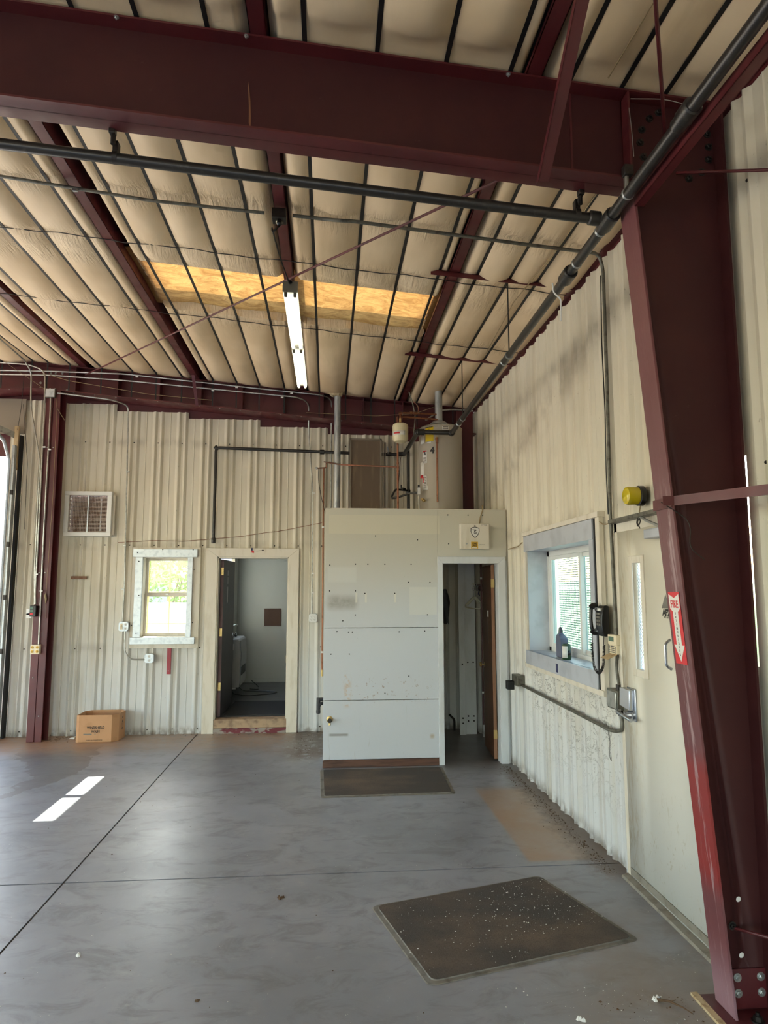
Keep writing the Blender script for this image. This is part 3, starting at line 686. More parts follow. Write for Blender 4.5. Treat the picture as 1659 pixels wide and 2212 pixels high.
# mitred casing
def casing(root, x0, x1, X0, X1, z1, Z1, y, t, mt, zb_=0):
    for a, b in (((X0, x0), (x0, x0)), ((x1, x1), (X1, x1))): pass
    L = lambda pts, nm: MB().loft([(px, y-t, pz) for px, pz in pts], [(px, y, pz) for px, pz in pts]).build(nm, mt, root, bev=.003)
    L([(X0, zb_), (x0, zb_), (x0, z1), (X0, Z1)], 'casing'); L([(x1, zb_), (X1, zb_), (X1, Z1), (x1, z1)], 'casing')
    L([(X0, Z1), (x0, z1), (x1, z1), (X1, Z1)], 'casing')
casing(d2, 1.218, 1.815, 1.160, 1.895, 2.07, 2.142, PY-.004, .014, 'closet_white')
box(1.206, 1.218, PY-.004, PY+.13, 0, 2.07).build('jamb', 'closet_white', d2); box(1.812, 1.826, PY-.004, PY+.13, 0, 2.07).build('jamb', 'closet_white', d2)
box(1.206, 1.826, PY-.004, PY+.13, 2.07, 2.085).build('jamb', 'closet_white', d2)
A = math.atan2(.045, .6)
def leaf(m): return m.xf(Matrix.Translation((1.785, 7.17, 0)) @ Matrix.Rotation(-A, 4, 'Z'))
dl = leaf(box(-.018, .018, 0, .60, .02, 2.06)).build('door_leaf', 'wood_brown', d2, bev=.002)
leaf(box(-.017, .017, -.003, 0, .02, 2.06)).build('raw_edge', 'wood_edge', dl)
leaf(MB().lathe([(.028, 0), (.026, .004), (.010, .006), (.010, .03), (.024, .036), (.027, .048), (.022, .058), (.005, .062)], (-.018, .53, .94), 20, (-1, 0, 0))).build('knob', 'brass', dl)
for z in (1.86, .27):
    leaf(box(-.019, .019, -.012, .004, z-.045, z+.045)).build('hinge', 'brass', dl)
leaf(box(-.0195, -.018, .20, .29, 1.49, 1.56)).build('paper_sticker', 'paper', dl)
leaf(MB().box(-.0192, -.018, .235, .25, 1.20, 1.48)).build('paper_remnant', 'print_grey', dl)

# coat, hook rack, hangers
hr = tag(box(1.875, 1.905, 8.05, 8.44, 1.775, 1.862).build('hook_rack', 'red'), 'dark red board with hooks on the closet side wall', 'coat rack')
for i in range(4):
    y = 8.12+i*.09
    MB().tube(bend([(1.873, y, 1.84), (1.84, y, 1.835), (1.83, y, 1.80), (1.845, y, 1.775)], .015), .004, 6).build('hook', 'zinc', hr)
m = MB().tube([(1.872, 8.2, 1.80), (1.862, 8.19, 1.74), (1.868, 8.17, 1.72)], .006, 6)
m.tube([(1.872, 8.2, 1.80), (1.862, 8.22, 1.73)], .006, 6)
tag(m.build('ribbon', 'blue_tape', None), 'small dark blue rag hanging from the closet hook rack', 'rag')
def make_hanger(dx, tilt):
    m = MB(); c = Vector((1.832, 8.30, 1.70))
    pts = [(0, .135), (.012, .15), (.005, .168), (-.012, .165), (-.016, .15)]
    def P(u, v): return (c.x+u*math.cos(tilt)+dx, c.y+u*math.sin(tilt)+dx*.6, c.z+v)
    m.tube([P(0, .0)]+[P(*q) for q in pts], .003, 6)
    m.tube(bend([P(0, 0), P(-.105, -.10), P(-.105, -.13), P(0, -.15), P(.105, -.13), P(.105, -.10), P(0, 0)], .03), .005, 7)
    return m.build('clothes_hanger', 'hanger')
for dx, t, lb in ((-.02, .15, 'frontmost cream clothes hanger on the dark red hook rack'), (0, -.25, 'middle cream clothes hanger on the hook rack'), (.02, -.5, 'rearmost cream clothes hanger, nearest the wood door')):
    tag(make_hanger(dx, t), lb, 'hanger', 'clothes hangers in the closet')
m = MB(); n = 16; rr = random.Random(5); rings = []
for j in range(14):
    t = j/13; z = 1.79-.37*t; wx = .030+.026*math.sin(math.pi*min(1, t*1.1+.08))*1.3; wy = .10+.06*t
    rings.append([(1.30+.05*t*.4+wx*math.cos(2*math.pi*k/n)*(1+.12*math.sin(k*2.3+j*.4)), 7.52+wy*math.sin(2*math.pi*k/n)*(1+.1*math.sin(k*3.1)), z+.01*math.sin(k*1.7)) for k in range(n)])
for A_, B_ in zip(rings, rings[1:]):
    b = len(m.v); m.v += A_+B_; m.f += [(b+k, b+(k+1) % n, b+n+(k+1) % n, b+n+k) for k in range(n)]
m.add(rings[0], [tuple(range(n))]); m.add(rings[-1], [tuple(range(n))])
o = m.build('coat', 'black_matt', None, ang=60); tag(o, 'black jacket hanging just inside the closet doorway', 'jacket')
MB().tube([(1.16, 7.52, 1.80), (1.20, 7.52, 1.80), (1.295, 7.52, 1.795)], .006, 6).build('hook', 'zinc', o)
o = MB().tube([(1.893, 8.18, 2.15), (1.893, 8.18, .17)], .011, 8).build('riser_pipe', 'red'); tag(o, 'dark red painted riser pipe on the closet side wall', 'pipe')
for z in (1.93, .55): MB().tube([(1.893, 8.18, z-.012), (1.893, 8.18, z+.012)], .016, 8).build('clamp', 'white_plastic', o)
o = MB().tube(bend([(1.62, 8.62, .02), (1.62, 8.62, .15), (1.55, 8.58, .22)], .03), .014, 8).build('stub_pipe', 'steel_dark'); tag(o, 'short dark pipe stub at the closet back wall floor', 'pipe')
o = MB().lathe([(.03, 0), (.03, .10), (.022, .11), (.022, .13)], (1.46, 8.60, 0), 14).build('drain_stub', 'steel_dark'); tag(o, 'small dark drain stub standing on the closet floor', 'drain')

# alarm panel, spigot, elbow drain
ap = tag(box(1.402, 1.708, PY-.085, PY, 2.222, 2.492).build('alarm_box', 'cream_trim', bev=.004), 'beige metal alarm control box above the closet doorway', 'control box')
sh = []
for t in np.linspace(0, 1, 9): sh.append((-.047+.094*t, .030+.014*math.sin(math.pi*t)))
sh += [(.048, -.005), (.036, -.038), (.018, -.062), (0, -.076), (-.018, -.062), (-.036, -.038), (-.048, -.005)]
def decal(name, pts, c, y, s, mt, par):
    m = MB(); m.loft([(c[0]+px*s, y, c[1]+pz*s) for px, pz in pts], [(c[0]+px*s, y+.0008, c[1]+pz*s) for px, pz in pts]); return m.build(name, mt, par)
decal('shield_outline', sh, (1.555, 2.412), PY-.0858, 1, 'print_black', ap); decal('shield_badge', sh, (1.555, 2.411), PY-.0866, .86, 'paper', ap)
text('badge_lettering', 'S', (1.558, PY-.0872, 2.400), (1, 0, 0), (0, 0, 1), .062, 'print_black', ap, 1.1)
MB().tube(bend([(1.525, PY-.087, 2.425), (1.575, PY-.087, 2.425), (1.545, PY-.087, 2.40), (1.545, PY-.087, 2.385), (1.57, PY-.087, 2.38)], .02), .0025, 5).build('badge_swirl', 'print_black', ap)
box(1.548, 1.562, PY-.088, PY-.085, 2.458, 2.472).build('badge_tip', 'print_black', ap)
box(1.510, 1.585, PY-.0865, PY-.085, 2.225, 2.298).build('gold_sticker', 'label_gold', ap)
box(1.520, 1.575, PY-.087, PY-.0862, 2.229, 2.238).build('sticker_strip', 'paper', ap)
text('sticker_lettering', '1000\n2445', (1.547, PY-.0872, 2.266), (1, 0, 0), (0, 0, 1), .028, 'print_black', ap, 1, .0006)
text('pencil_note', '27738', (1.655, PY-.0858, 2.472), (1, 0, 0), (0, 0, 1), .026, 'print_grey', ap, 1)
text('small_lettering', 'Network', (1.632, PY-.0858, 2.268), (1, 0, 0), (0, 0, 1), .016, 'print_grey', ap, 1)
MB().lathe([(.009, 0), (.009, .003), (.005, .004)], (1.463, PY-.085, 2.276), 12, (0, -1, 0)).build('lock', 'zinc', ap)
m = MB().tube(bend([(1.62, PY-.006, 2.495), (1.63, PY-.012, 2.56), (1.66, PY-.01, 2.648), (1.665, PY+.03, 2.70)], .02), .007, 6)
tag(m.build('panel_cable', 'tan_wire'), 'tan cable rising from the beige alarm box over the partition top', 'cable')
sp = empty('hose_spigot', (.032, PY, .43), 'small corroded brass hose spigot low on the partition', 'tap')
MB().lathe([(.034, 0), (.034, .003), (.014, .008), (.014, .045), (.024, .048), (.024, .062), (.010, .066)], (.032, PY-.004, .475), 16, (0, -1, 0)).build('valve_body', 'brass', sp)
MB().tube(bend([(.032, PY-.035, .475), (.032, PY-.045, .45), (.032, PY-.05, .425)], .01), .011, 8).build('spout', 'brass', sp)
MB().lathe([(.022, 0), (.024, .004), (.022, .008)], (.032, PY-.072, .475), 8, (0, -1, 0)).build('handwheel', 'steel_dark', sp)
m = MB().tube([(-.085, PY+.10, .55), (-.085, PY+.10, .675)], .021, 12).tube(bend([(-.03, PY+.10, .625), (-.075, PY+.07, .615), (-.085, PY+.05, .57), (-.085, PY+.05, .525)], .03), .017, 12).tube([(-.085, PY+.05, .53), (-.085, PY+.05, .56)], .022, 12)
m.tube([(-.035, PY+.10, .66), (-.085, PY+.10, .66)], .018, 10)
tag(m.build('drain_elbow', 'pvc_dark'), 'black plastic drain elbow at the left side of the partition', 'pipe')

# ================================================================== water heater group on the closet roof
HX, HY, R_ = 1.35, 7.88, .262
wh = empty('water_heater', (HX, HY, 2.25), 'tall grey beige water heater marked with a black 4', 'water heater')
prof = [(.0, 0), (R_-.01, 0), (R_, .01), (R_, 1.455), (R_+.003, 1.46), (R_+.003, 1.475), (R_-.02, 1.495), (.13, 1.525), (.10, 1.53), (0, 1.53)]
MB().lathe(prof, (HX, HY, 2.25), 56).build('tank', 'heater_body', wh, ang=28)
def wrap(name, a0, a1, z0, z1, mt, r=R_+.0012, n=8):
    m = MB()
    for i in range(n+1):
        a = math.radians(a0+(a1-a0)*i/n); x = HX+r*math.sin(a); y = HY-r*math.cos(a); m.v += [(x, y, z0), (x, y, z1)]
    for i in range(n): m.f.append((2*i, 2*i+2, 2*i+3, 2*i+1))
    return m.build(name, mt, wh, solid=.0008)
def on_tank(a): a = math.radians(a); return HX+(R_+.003)*math.sin(a), HY-(R_+.003)*math.cos(a), (math.cos(a), math.sin(a), 0)
OFF = -9.5
wrap('yellow_label', -52, -27.5, 3.535, 3.725, 'label_yellow')
x, y, r = on_tank(-40); text('label_lettering', 'ENERGYGUIDE', (x, y, 3.705), r, (0, 0, 1), .019, 'print_black', wh, .82, .0006)
text('label_lettering', '\u25bc' if False else 'v', (x, y, 3.685), r, (0, 0, 1), .03, 'print_black', wh)
wrap('label_band', -50, -30, 3.625, 3.640, 'print_grey', R_+.0022)
wrap('white_label', -47, -34, 3.515, 3.533, 'paper')
wrap('white_label', -72, -56, 3.63, 3.70, 'print_red'); wrap('white_label', -74, -56, 3.52, 3.61, 'paper')
wrap('white_label', -5, 13, 3.665, 3.735, 'paper')
for k in range(3): wrap('label_print', -3, 11, 3.675+k*.019, 3.685+k*.019, 'print_grey', R_+.002)
x, y, r = on_tank(-31); text('number_four', '4', (x, y, 3.42), r, (0, 0, 1), .105, 'print_black', wh, 1, .005)
wrap('white_label', -64, -47, 3.28, 3.435, 'paper'); wrap('red_heading', -62, -48, 3.418, 3.431, 'print_red', R_+.002)
x, y, r = on_tank(-53); text('number_one', '1', (x, y, 3.385), r, (-.25, 0, 1), .085, 'print_black', wh, 1, .003)
for k in range(5): wrap('label_print', -61, -50, 3.29+k*.014, 3.296+k*.014, 'print_grey', R_+.002)
wrap('white_label', -76, -58, 3.12, 3.30, 'paper'); wrap('red_heading', -76, -62, 3.11, 3.145, 'print_red', R_+.002)
wrap('white_label', -66, -48, 2.985, 3.135, 'paper'); wrap('red_heading', -64, -60, 3.05, 3.12, 'print_red', R_+.002)
for k in range(7): wrap('label_print', -60, -50, 2.995+k*.018, 3.003+k*.018, 'print_grey', R_+.002)
wrap('white_label', -66, -44, 2.955, 3.01, 'paper')
MB().lathe([(.12, 0), (.09, .03), (.055, .05)], (1.325, HY-.04, 3.775), 20).build('draft_hood', 'galv', wh)
fp = tag(MB().tube([(1.325, HY-.04, 3.815), (1.325, HY-.04, 4.30)], .045, 18).build('flue_pipe', 'vent_metal'), 'galvanised flue pipe rising from the water heater top', 'pipe')
tp = MB().tube([(1.258, 7.585, 2.80), (1.258, 7.585, 3.50)], .0105, 10).build('relief_pipe', 'copper')
tag(tp, 'bright copper relief pipe running down the water heater front', 'pipe')
MB().tube([(1.258, 7.585, 3.49), (1.258, 7.585, 3.56)], .017, 12).build('fitting', 'copper', tp); MB().tube([(1.258, 7.64, 3.555), (1.258, 7.575, 3.555)], .016, 10).build('relief_valve', 'brass', tp)
et = tag(MB().lathe([(.012, 0), (.03, .004), (.075, .022), (.092, .05), (.0925, .14), (.094, .145), (.0925, .15), (.0925, .20), (.085, .225), (.05, .243), (.012, .25)], (.832, 7.62, 3.49), 32).build('expansion_tank', 'tank_cream'), 'small cream expansion tank on copper pipes beside the heater', 'tank')
def wrap2(name, c, R2, a0, a1, z0, z1, mt, par, n=8):
    m = MB()
    for i in range(n+1):
        a = math.radians(a0+(a1-a0)*i/n); m.v += [(c[0]+R2*math.sin(a), c[1]-R2*math.cos(a), z0), (c[0]+R2*math.sin(a), c[1]-R2*math.cos(a), z1)]
    for i in range(n): m.f.append((2*i, 2*i+2, 2*i+3, 2*i+1))
    return m.build(name, mt, par, solid=.0006)
wrap2('label', (.832, 7.62), .094, -75, 30, 3.575, 3.625, 'paper', et); wrap2('label_print', (.832, 7.62), .095, -60, -10, 3.59, 3.608, 'print_red', et)
MB().tube([(.832, 7.62, 3.738), (.832, 7.62, 3.79)], .014, 10).build('neck', 'brass', et)
cp = tag(MB().tube(bend([(.805, 7.66, 2.25), (.805, 7.66, 3.80), (.805, 7.70, 3.83), (.90, 7.72, 3.835), (1.30, 7.80, 3.835), (1.33, 7.80, 3.78)], .03), .0115, 10).build('copper_line', 'copper'), 'long copper pipe rising behind the cream expansion tank to the heater', 'pipe')
for q in ((.805, 7.66, 3.17), (.805, 7.66, 3.215), (.805, 7.66, 3.26), (.805, 7.66, 2.62)): MB().tube([(q[0], q[1], q[2]-.012), (q[0], q[1], q[2]+.012)], .0145, 10).build('coupling', 'copper', cp)
cp = tag(MB().tube(bend([(.832, 7.62, 3.78), (.832, 7.62, 3.845), (.87, 7.68, 3.875), (1.30, 7.82, 3.90), (1.345, 7.82, 3.88), (1.35, 7.82, 3.78)], .03), .011, 10).build('copper_line', 'copper'), 'upper copper pipe bridging from expansion tank to heater top', 'pipe')
for q in ((.832, 7.62, 3.85), (.97, 7.71, 3.882), (1.02, 7.728, 3.885)): MB().lathe([(.019, -.016), (.019, .016)], q, 10, (1, .2, 0)).build('coupling', 'copper', cp)
cp = tag(MB().tube([(.793, 7.64, 3.215), (.148, 7.95, 3.29), (-.06, 8.62, 3.45)], .0085, 8).build('copper_line', 'copper'), 'thin horizontal copper pipe crossing behind the partition top', 'pipe')
cp = tag(MB().tube(bend([(-.145, 8.70, 3.38), (-.065, 8.70, 3.385), (-.03, 8.69, 3.39), (-.03, 8.68, 3.45), (.02, 8.66, 3.455)], .01), .009, 8).tube([(-.066, 8.70, 3.38), (-.062, 8.70, .76)], .0115, 10).build('copper_riser', 'copper'), 'tall copper riser down the end wall beside the partition', 'pipe')
for z in (2.60, 1.0): MB().tube([(-.064, 8.70, z-.012), (-.064, 8.70, z+.012)], .018, 10).build('pipe_clamp', 'white_plastic', cp)
MB().lathe([(.014, 0), (.018, .012), (.010, .03)], (-.145, 8.70, 3.38), 10, (-1, 0, 0)).build('valve', 'zinc', cp)
MB().tube([(-.062, 8.70, .70), (-.062, 8.70, .78)], .015, 8).build('shutoff', 'brass', cp)
o = tag(MB().tube(bend([(-.135, 8.69, 3.37), (-.135, 8.68, 3.22), (-.10, 8.5, 3.0), (-.03, 8.2, 2.70), (.0, 8.1, 2.25)], .1), .004, 6).build('thin_tube', 'wire'), 'thin dark tube sagging from the copper riser valve to the closet roof', 'tube')
vp_ = tag(MB().tube([(.105, 8.34, 2.25), (.105, 8.34, 4.33)], .0425, 20).build('vent_pipe', 'vent_metal'), 'galvanised vent pipe standing left of the brown screen', 'pipe')
for z in (3.20, 3.24, 3.72, 3.83): MB().tube([(.105, 8.34, z-.003), (.105, 8.34, z+.003)], .0445, 20).build('seam_ring', 'vent_metal', vp_)
m = MB(); n = 18; rr = random.Random(9)
for j, (r0, z0) in enumerate(((.048, 4.245), (.062, 4.265), (.075, 4.295), (.10, 4.33))):
    for k in range(n):
        a = 2*math.pi*k/n; r_ = r0*(1+.25*rr.random()*(j > 0)); m.v.append((.105+r_*math.cos(a)-(.02 if j else 0), 8.34+r_*.8*math.sin(a), z0+.035*(rr.random()-.5)*(j > 0)))
for j in range(3):
    for k in range(n): m.f.append((j*n+k, j*n+(k+1) % n, (j+1)*n+(k+1) % n, (j+1)*n+k))
tag(m.build('torn_collar', 'sheet_dirty', None, ang=20, solid=.002), 'torn crumpled facing around the top of the vent pipe', 'flashing')
o = tag(MB().tube(bend([(.155, 8.0, 2.25), (.155, 8.0, 2.70), (.13, 8.0, 2.74), (.165, 7.98, 2.76), (.17, 7.98, 2.70)], .02), .012, 8).tube([(.165, 8.0, 2.25), (.175, 8.0, 2.66)], .02, 8).build('valve_stub', 'brass'), 'small tarnished valve stub at the foot of the vent pipe', 'valve')
bs = empty('window_screen', (.49, 8.6, 2.25), 'tall dirty brown framed screen standing behind the partition', 'screen')
box(.29, .67, 8.575, 8.580, 2.28, 3.74).build('mesh', 'screen_brown', bs)
for q in ((.27, .292, 2.25, 3.76), (.668, .69, 2.25, 3.76), (.27, .69, 3.735, 3.76), (.27, .69, 2.25, 2.285)): box(q[0], q[1], 8.565, 8.59, q[2], q[3]).build('frame', 'screen_frame', bs, bev=.002)
o = tag(MB().box(.700, .716, 8.56, 8.58, 2.25, 3.73).box(.728, .745, 8.60, 8.62, 2.25, 3.72).build('screen_rail', 'screen_frame'), 'pale frame rails of a second screen behind the brown one', 'screen')

# ================================================================== gas pipes
PX = 1.385; zp = lambda y: 3.693-.0193*y
mp = tag(MB().tube(bend([(PX, -5, zp(0)+.05), (PX, 3.05, 3.634), (PX, 7.31, 3.556), (1.0, 7.33, 3.562), (1.0, 8.69, 3.585)], .02, 3), .0275, 16).build('gas_main', 'black_pipe'), 'long black iron gas main running back toward the water heater', 'pipe')
def coup(c, d, r=.036, l=.05, nm='coupling', mt='black_pipe', par=None):
    return MB().lathe([(r*.85, -l/2), (r, -l/2+.006), (r, l/2-.006), (r*.85, l/2)], c, 16, d).build(nm, mt, par)
coup((PX, 2.30, 3.648), (0, 1, -.02), .039, .08, 'union', 'black_pipe', mp); coup((PX, 2.36, 3.647), (0, 1, -.02), .034, .05, 'union', 'black_pipe', mp)
coup((PX, 3.05, 3.634), (0, 1, -.02), .040, .12, 'tee', 'black_pipe', mp); coup((PX, 3.62, 3.622), (0, 1, -.02), .042, .11, 'coupling', 'black_pipe', mp)
for y in (2.83, 3.48, 3.15, 5.05, 6.9): coup((PX, y, zp(y)), (0, 1, -.02), .031, .018, 'clamp', 'zinc', mp)
coup((PX, 7.31, 3.556), (0, 1, 0), .035, .07, 'elbow', 'black_pipe', mp); coup((1.03, 7.33, 3.562), (1, 0, 0), .036, .09, 'elbow', 'black_pipe', mp); coup((1.0, 7.37, 3.562), (0, 1, 0), .036, .09, 'elbow', 'black_pipe', mp)
MB().tube(bend([(1.355, 3.80, 3.66), (1.36, 3.80, 3.60), (1.405, 3.80, 3.56), (1.40, 3.80, 3.42)], .02), .005, 6).build('white_tie', 'white_plastic', mp)
zbp = lambda x: 3.772-.080*x
bp = tag(MB().tube([(-3.7, 3.08, zbp(-3.7)), (PX-.03, 3.08, 3.655)], .0265, 16).build('gas_branch', 'black_pipe'), 'black iron pipe hung just behind the foreground beam', 'pipe')
coup((PX-.06, 3.08, 3.66), (1, 0, -.08), .036, .06, 'coupling', 'black_pipe', bp)
for x in (-1.03, 1.235):
    h = empty('pipe_hanger', (x, 3.06, zbp(x)), 'steel beam clamp and rod hanging the black pipe, %s' % ('nearer the middle of the beam' if x < 0 else 'close to the column'), 'pipe hanger', 'hangers of the black branch pipe')
    zf = zb(x); box(x-.014, x+.014, 3.0, 3.035, zf-.02, zf+.03).build('beam_clamp', 'steel_dark', h, bev=.003)
    MB().tube([(x, 3.03, zf-.06), (x, 3.03, zf+.0)], .012, 8).build('swivel', 'steel_dark', h)
    MB().tube([(x, 3.03, zf), (x, 3.075, zbp(x)+.05)], .005, 8).build('rod', 'steel_dark', h)
    m = MB(); m.loft([(x-.012, 3.06, zbp(x)+.075), (x+.012, 3.06, zbp(x)+.075), (x+.012, 3.063, zbp(x)+.0), (x-.012, 3.063, zbp(x)+.0)], [(x-.012, 3.10, zbp(x)+.075), (x+.012, 3.10, zbp(x)+.075), (x+.012, 3.097, zbp(x)), (x-.012, 3.097, zbp(x))])
    m.lathe([(.031, -.012), (.031, .012)], (x, 3.08, zbp(x)), 18, (1, 0, -.08)); m.build('band', 'steel_dark', h)
h = empty('pipe_hanger', (1.42, 2.84, 3.7), 'steel clamp holding the gas main at the beam and column corner', 'pipe hanger')
box(1.385, 1.40, 2.845, 2.868, 3.62, 3.80).build('strap_plate', 'dull_conduit', h); box(1.375, 1.42, 2.83, 2.868, 3.74, 3.79).build('beam_clamp', 'steel_dark', h, bev=.003); MB().tube([(1.39, 2.85, 3.62), (1.39, 2.85, 3.76)], .006, 8).build('rod', 'zinc', h)
# wall run toward the office and the drop beside the heater
wp = tag(MB().tube(bend([(1.0, 8.69, 3.585), (.77, 8.715, 3.58), (-1.468, 8.715, 3.635), (-1.468, 8.715, 2.40)], .05), .0205, 12).build('gas_wall_pipe', 'black_pipe'), 'black pipe crossing the end wall and dropping above the office door', 'pipe')
coup((-1.468, 8.715, 3.635), (1, 0, 1), .027, .05, 'elbow', 'black_pipe', wp); coup((-1.468, 8.715, 2.42), (0, 0, 1), .028, .07, 'coupling', 'black_pipe', wp)
coup((-.09, 8.715, 3.60), (1, 0, 0), .031, .06, 'union', 'black_pipe', wp); coup((.80, 8.71, 3.585), (1, 0, 0), .028, .06, 'tee', 'black_pipe', wp); coup((.96, 8.69, 3.585), (1, 0, 0), .030, .07, 'tee', 'black_pipe', wp)
MB().tube([(.78, 8.67, 3.585), (.78, 8.62, 3.60), (.77, 8.60, 3.66)], .006, 6).build('valve_handle', 'zinc', wp)
gd = tag(MB().tube([(1.03, 8.50, 3.60), (1.03, 8.50, 2.78)], .021, 12).tube([(1.0, 8.69, 3.585), (1.03, 8.50, 3.60)], .021, 10).build('gas_drop', 'black_pipe'), 'vertical black gas drop pipe between copper line and heater', 'pipe')
coup((1.03, 8.50, 3.05), (0, 0, 1), .028, .06, 'tee', 'black_pipe', gd); coup((1.03, 8.50, 2.80), (0, 0, 1), .028, .05, 'cap', 'black_pipe', gd)
gl_ = tag(MB().tube(bend([(1.01, 8.45, 3.06), (.84, 8.3, 3.05), (.78, 8.28, 2.93), (.86, 8.25, 2.94), (1.02, 8.2, 2.99), (1.12, 8.1, 2.98)], .04), .013, 10).build('gas_flex', 'black_pipe'), 'looped dark gas connector leading to the heater valve', 'pipe')
MB().lathe([(.02, -.03), (.02, .03)], (.95, 8.38, 3.065), 10, (1, 1, 0)).build('shutoff', 'steel_dark', gl_); box(.915, .935, 8.36, 8.38, 3.08, 3.12).build('valve_lever', 'steel_dark', gl_)
gv = tag(box(1.045, 1.075, 7.69, 7.76, 2.90, 2.985).build('gas_control', 'white_plastic', bev=.004), 'small white gas control box left of the water heater', 'valve')
MB().tube([(1.06, 7.73, 2.985), (1.06, 7.73, 3.02)], .012, 8).build('dial', 'black', gv); MB().tube([(1.06, 7.73, 2.90), (1.065, 7.73, 2.60), (1.06, 7.72, 2.25)], .006, 6).build('tube', 'white_plastic', gv)
o = tag(MB().lathe([(.02, 0), (.02, .03), (.012, .035), (.012, .06)], (1.12, 7.70, 2.83), 10, (-.6, -.8, .2)).build('drain_valve', 'brass'), 'small brass drain valve low on the water heater side', 'valve')

# roof-hung rods and angle irons along the side wall
for y, x0, z, lb in ((4.90, .775, 4.225, 'nearer'), (6.70, .78, 4.225, 'farther')):
    o = tag(MB().hexa([(x0, y-.02, zr(x0)-.045), (1.915, y-.02, zr(1.915)-.03), (1.915, y-.016, zr(1.915)-.03), (x0, y-.016, zr(x0)-.045)], [(x0, y-.02, zr(x0)-.005), (1.915, y-.02, zr(1.915)-.002), (1.915, y-.016, zr(1.915)-.002), (x0, y-.016, zr(x0)-.005)]).hexa([(x0, y-.02, zr(x0)-.008), (1.915, y-.02, zr(1.915)-.006), (1.915, y+.025, zr(1.915)-.006), (x0, y+.025, zr(x0)-.008)], [(x0, y-.02, zr(x0)-.003), (1.915, y-.02, zr(1.915)-.001), (1.915, y+.025, zr(1.915)-.001), (x0, y+.025, zr(x0)-.003)]).build('angle_iron', 'red', None), 'dark red angle iron under the roof pillows, the %s of the two' % lb, 'beam')
    h = empty('hanger_rod', (PX, y, zp(y)), 'thin steel rod hanging the gas main from the %s angle iron' % lb, 'pipe hanger')
    MB().tube([(PX, y, zp(y)+.03), (PX, y, zr(PX)-.03)], .005, 8).build('rod', 'steel_dark', h)
    MB().lathe([(.032, -.008), (.032, .008)], (PX, y, zp(y)), 16, (0, 1, 0)).build('ring', 'zinc', h)

# ================================================================== back window
w1 = struct('window_1', (-2.06, YW, 1.2), 'small double hung window in galvanised trim on the end wall', 'window')
F = lambda *a: box(*a)
F(-2.465, -1.665, 8.715, 8.76, 2.205, 2.307).build('header', 'galv', w1, bev=.002)
F(-2.465, -1.672, 8.715, 8.76, 1.112, 1.196).build('sill_board', 'galv', w1, bev=.002)
F(-2.436, -2.345, 8.725, 8.755, 1.196, 2.205).build('side_board', 'galv', w1, bev=.002)
F(-1.786, -1.722, 8.725, 8.755, 1.196, 2.205).build('side_board', 'galv', w1, bev=.002)
F(-2.48, -1.632, 8.755, 8.782, 2.20, 2.33).build('rear_trim', 'cream_trim', w1); F(-2.48, -1.632, 8.755, 8.782, 1.06, 1.20).build('rear_trim', 'cream_trim', w1)
F(-1.735, -1.632, 8.757, 8.782, 1.20, 2.20).build('rear_trim', 'cream_trim', w1); F(-2.48, -2.40, 8.757, 8.782, 1.20, 2.20).build('rear_trim', 'cream_trim', w1)
for q in ((-2.36, -2.345, 1.19, 2.21), (-1.785, -1.77, 1.19, 2.21), (-2.36, -1.77, 2.195, 2.21), (-2.36, -1.77, 1.19, 1.205)):
    F(q[0], q[1], 8.76, 8.94, q[2], q[3]).build('reveal', 'cream_trim', w1)
def sash(x0, x1, z0, z1, y, nm='sash'):
    t = .03; m = MB().box(x0, x0+t, y, y+.03, z0, z1).box(x1-t, x1, y, y+.03, z0, z1).box(x0+t, x1-t, y, y+.03, z0, z0+t+.008).box(x0+t, x1-t, y, y+.03, z1-t, z1)
    s_ = m.build(nm, 'cream_trim', w1, bev=.002); box(x0+t, x1-t, y+.012, y+.016, z0+t, z1-t).build('pane', 'glass', s_); return s_
sash(-2.345, -1.785, 1.205, 1.735, 8.87); sash(-2.345, -1.785, 1.72, 2.195, 8.905)
MB().box(-2.08, -2.04, 8.86, 8.875, 1.725, 1.742).build('latch', 'zinc', w1)
m = MB()
for x, z in ((-2.41, 2.26), (-2.1, 2.3), (-1.72, 2.30), (-2.39, 2.15), (-2.375, 1.72), (-2.39, 1.25), (-1.70, 2.05), (-1.70, 1.38), (-2.45, 1.35)):
    m.lathe([(.008, 0), (.006, .004), (.001, .006)], (x, 8.714, z), 6, (0, -1, 0))
tag(m.build('trim_screws', 'steel_dark', w1), kind='stuff')

# exhaust vent
ve = empty('exhaust_vent', (-3.05, 8.76, 2.47), 'square white framed exhaust vent with rusty mesh on the end wall', 'vent')
m = MB(); x0, x1, z0, z1 = -3.335, -2.755, 2.467, 3.038
L4 = ((x0, x1, z1-.05, z1), (x0, x1, z0, z0+.05), (x0, x0+.055, z0+.05, z1-.05), (x1-.055, x1, z0+.05, z1-.05))
for q in L4: box(q[0], q[1], 8.70, 8.775, q[2], q[3]).build('frame', 'white_plastic', ve, bev=.003)
box(x1, x1+.03, 8.74, 8.775, z0+.02, z1-.04).build('side_flange', 'cream_trim', ve)
box(-3.051, -3.038, 8.703, 8.712, z0+.05, z1-.05).build('centre_bar', 'galv', ve); box(-2.90, -2.885, 8.735, 8.74, z0+.06, z1-.09).build('rear_bar', 'galv', ve)
m = MB()
for k in range(28):
    z = z0+.06+k*.0168; m.box(x0+.05, x1-.05, 8.716, 8.722, z, z+.006)
tag(m.build('mesh_wires', 'rust_screen', ve), kind='stuff'); m = MB()
for k in range(26):
    x = x0+.058+k*.0185; m.box(x, x+.003, 8.722, 8.726, z0+.05, z1-.05)
tag(m.build('mesh_uprights', 'rust_screen', ve), kind='stuff')
m = MB()
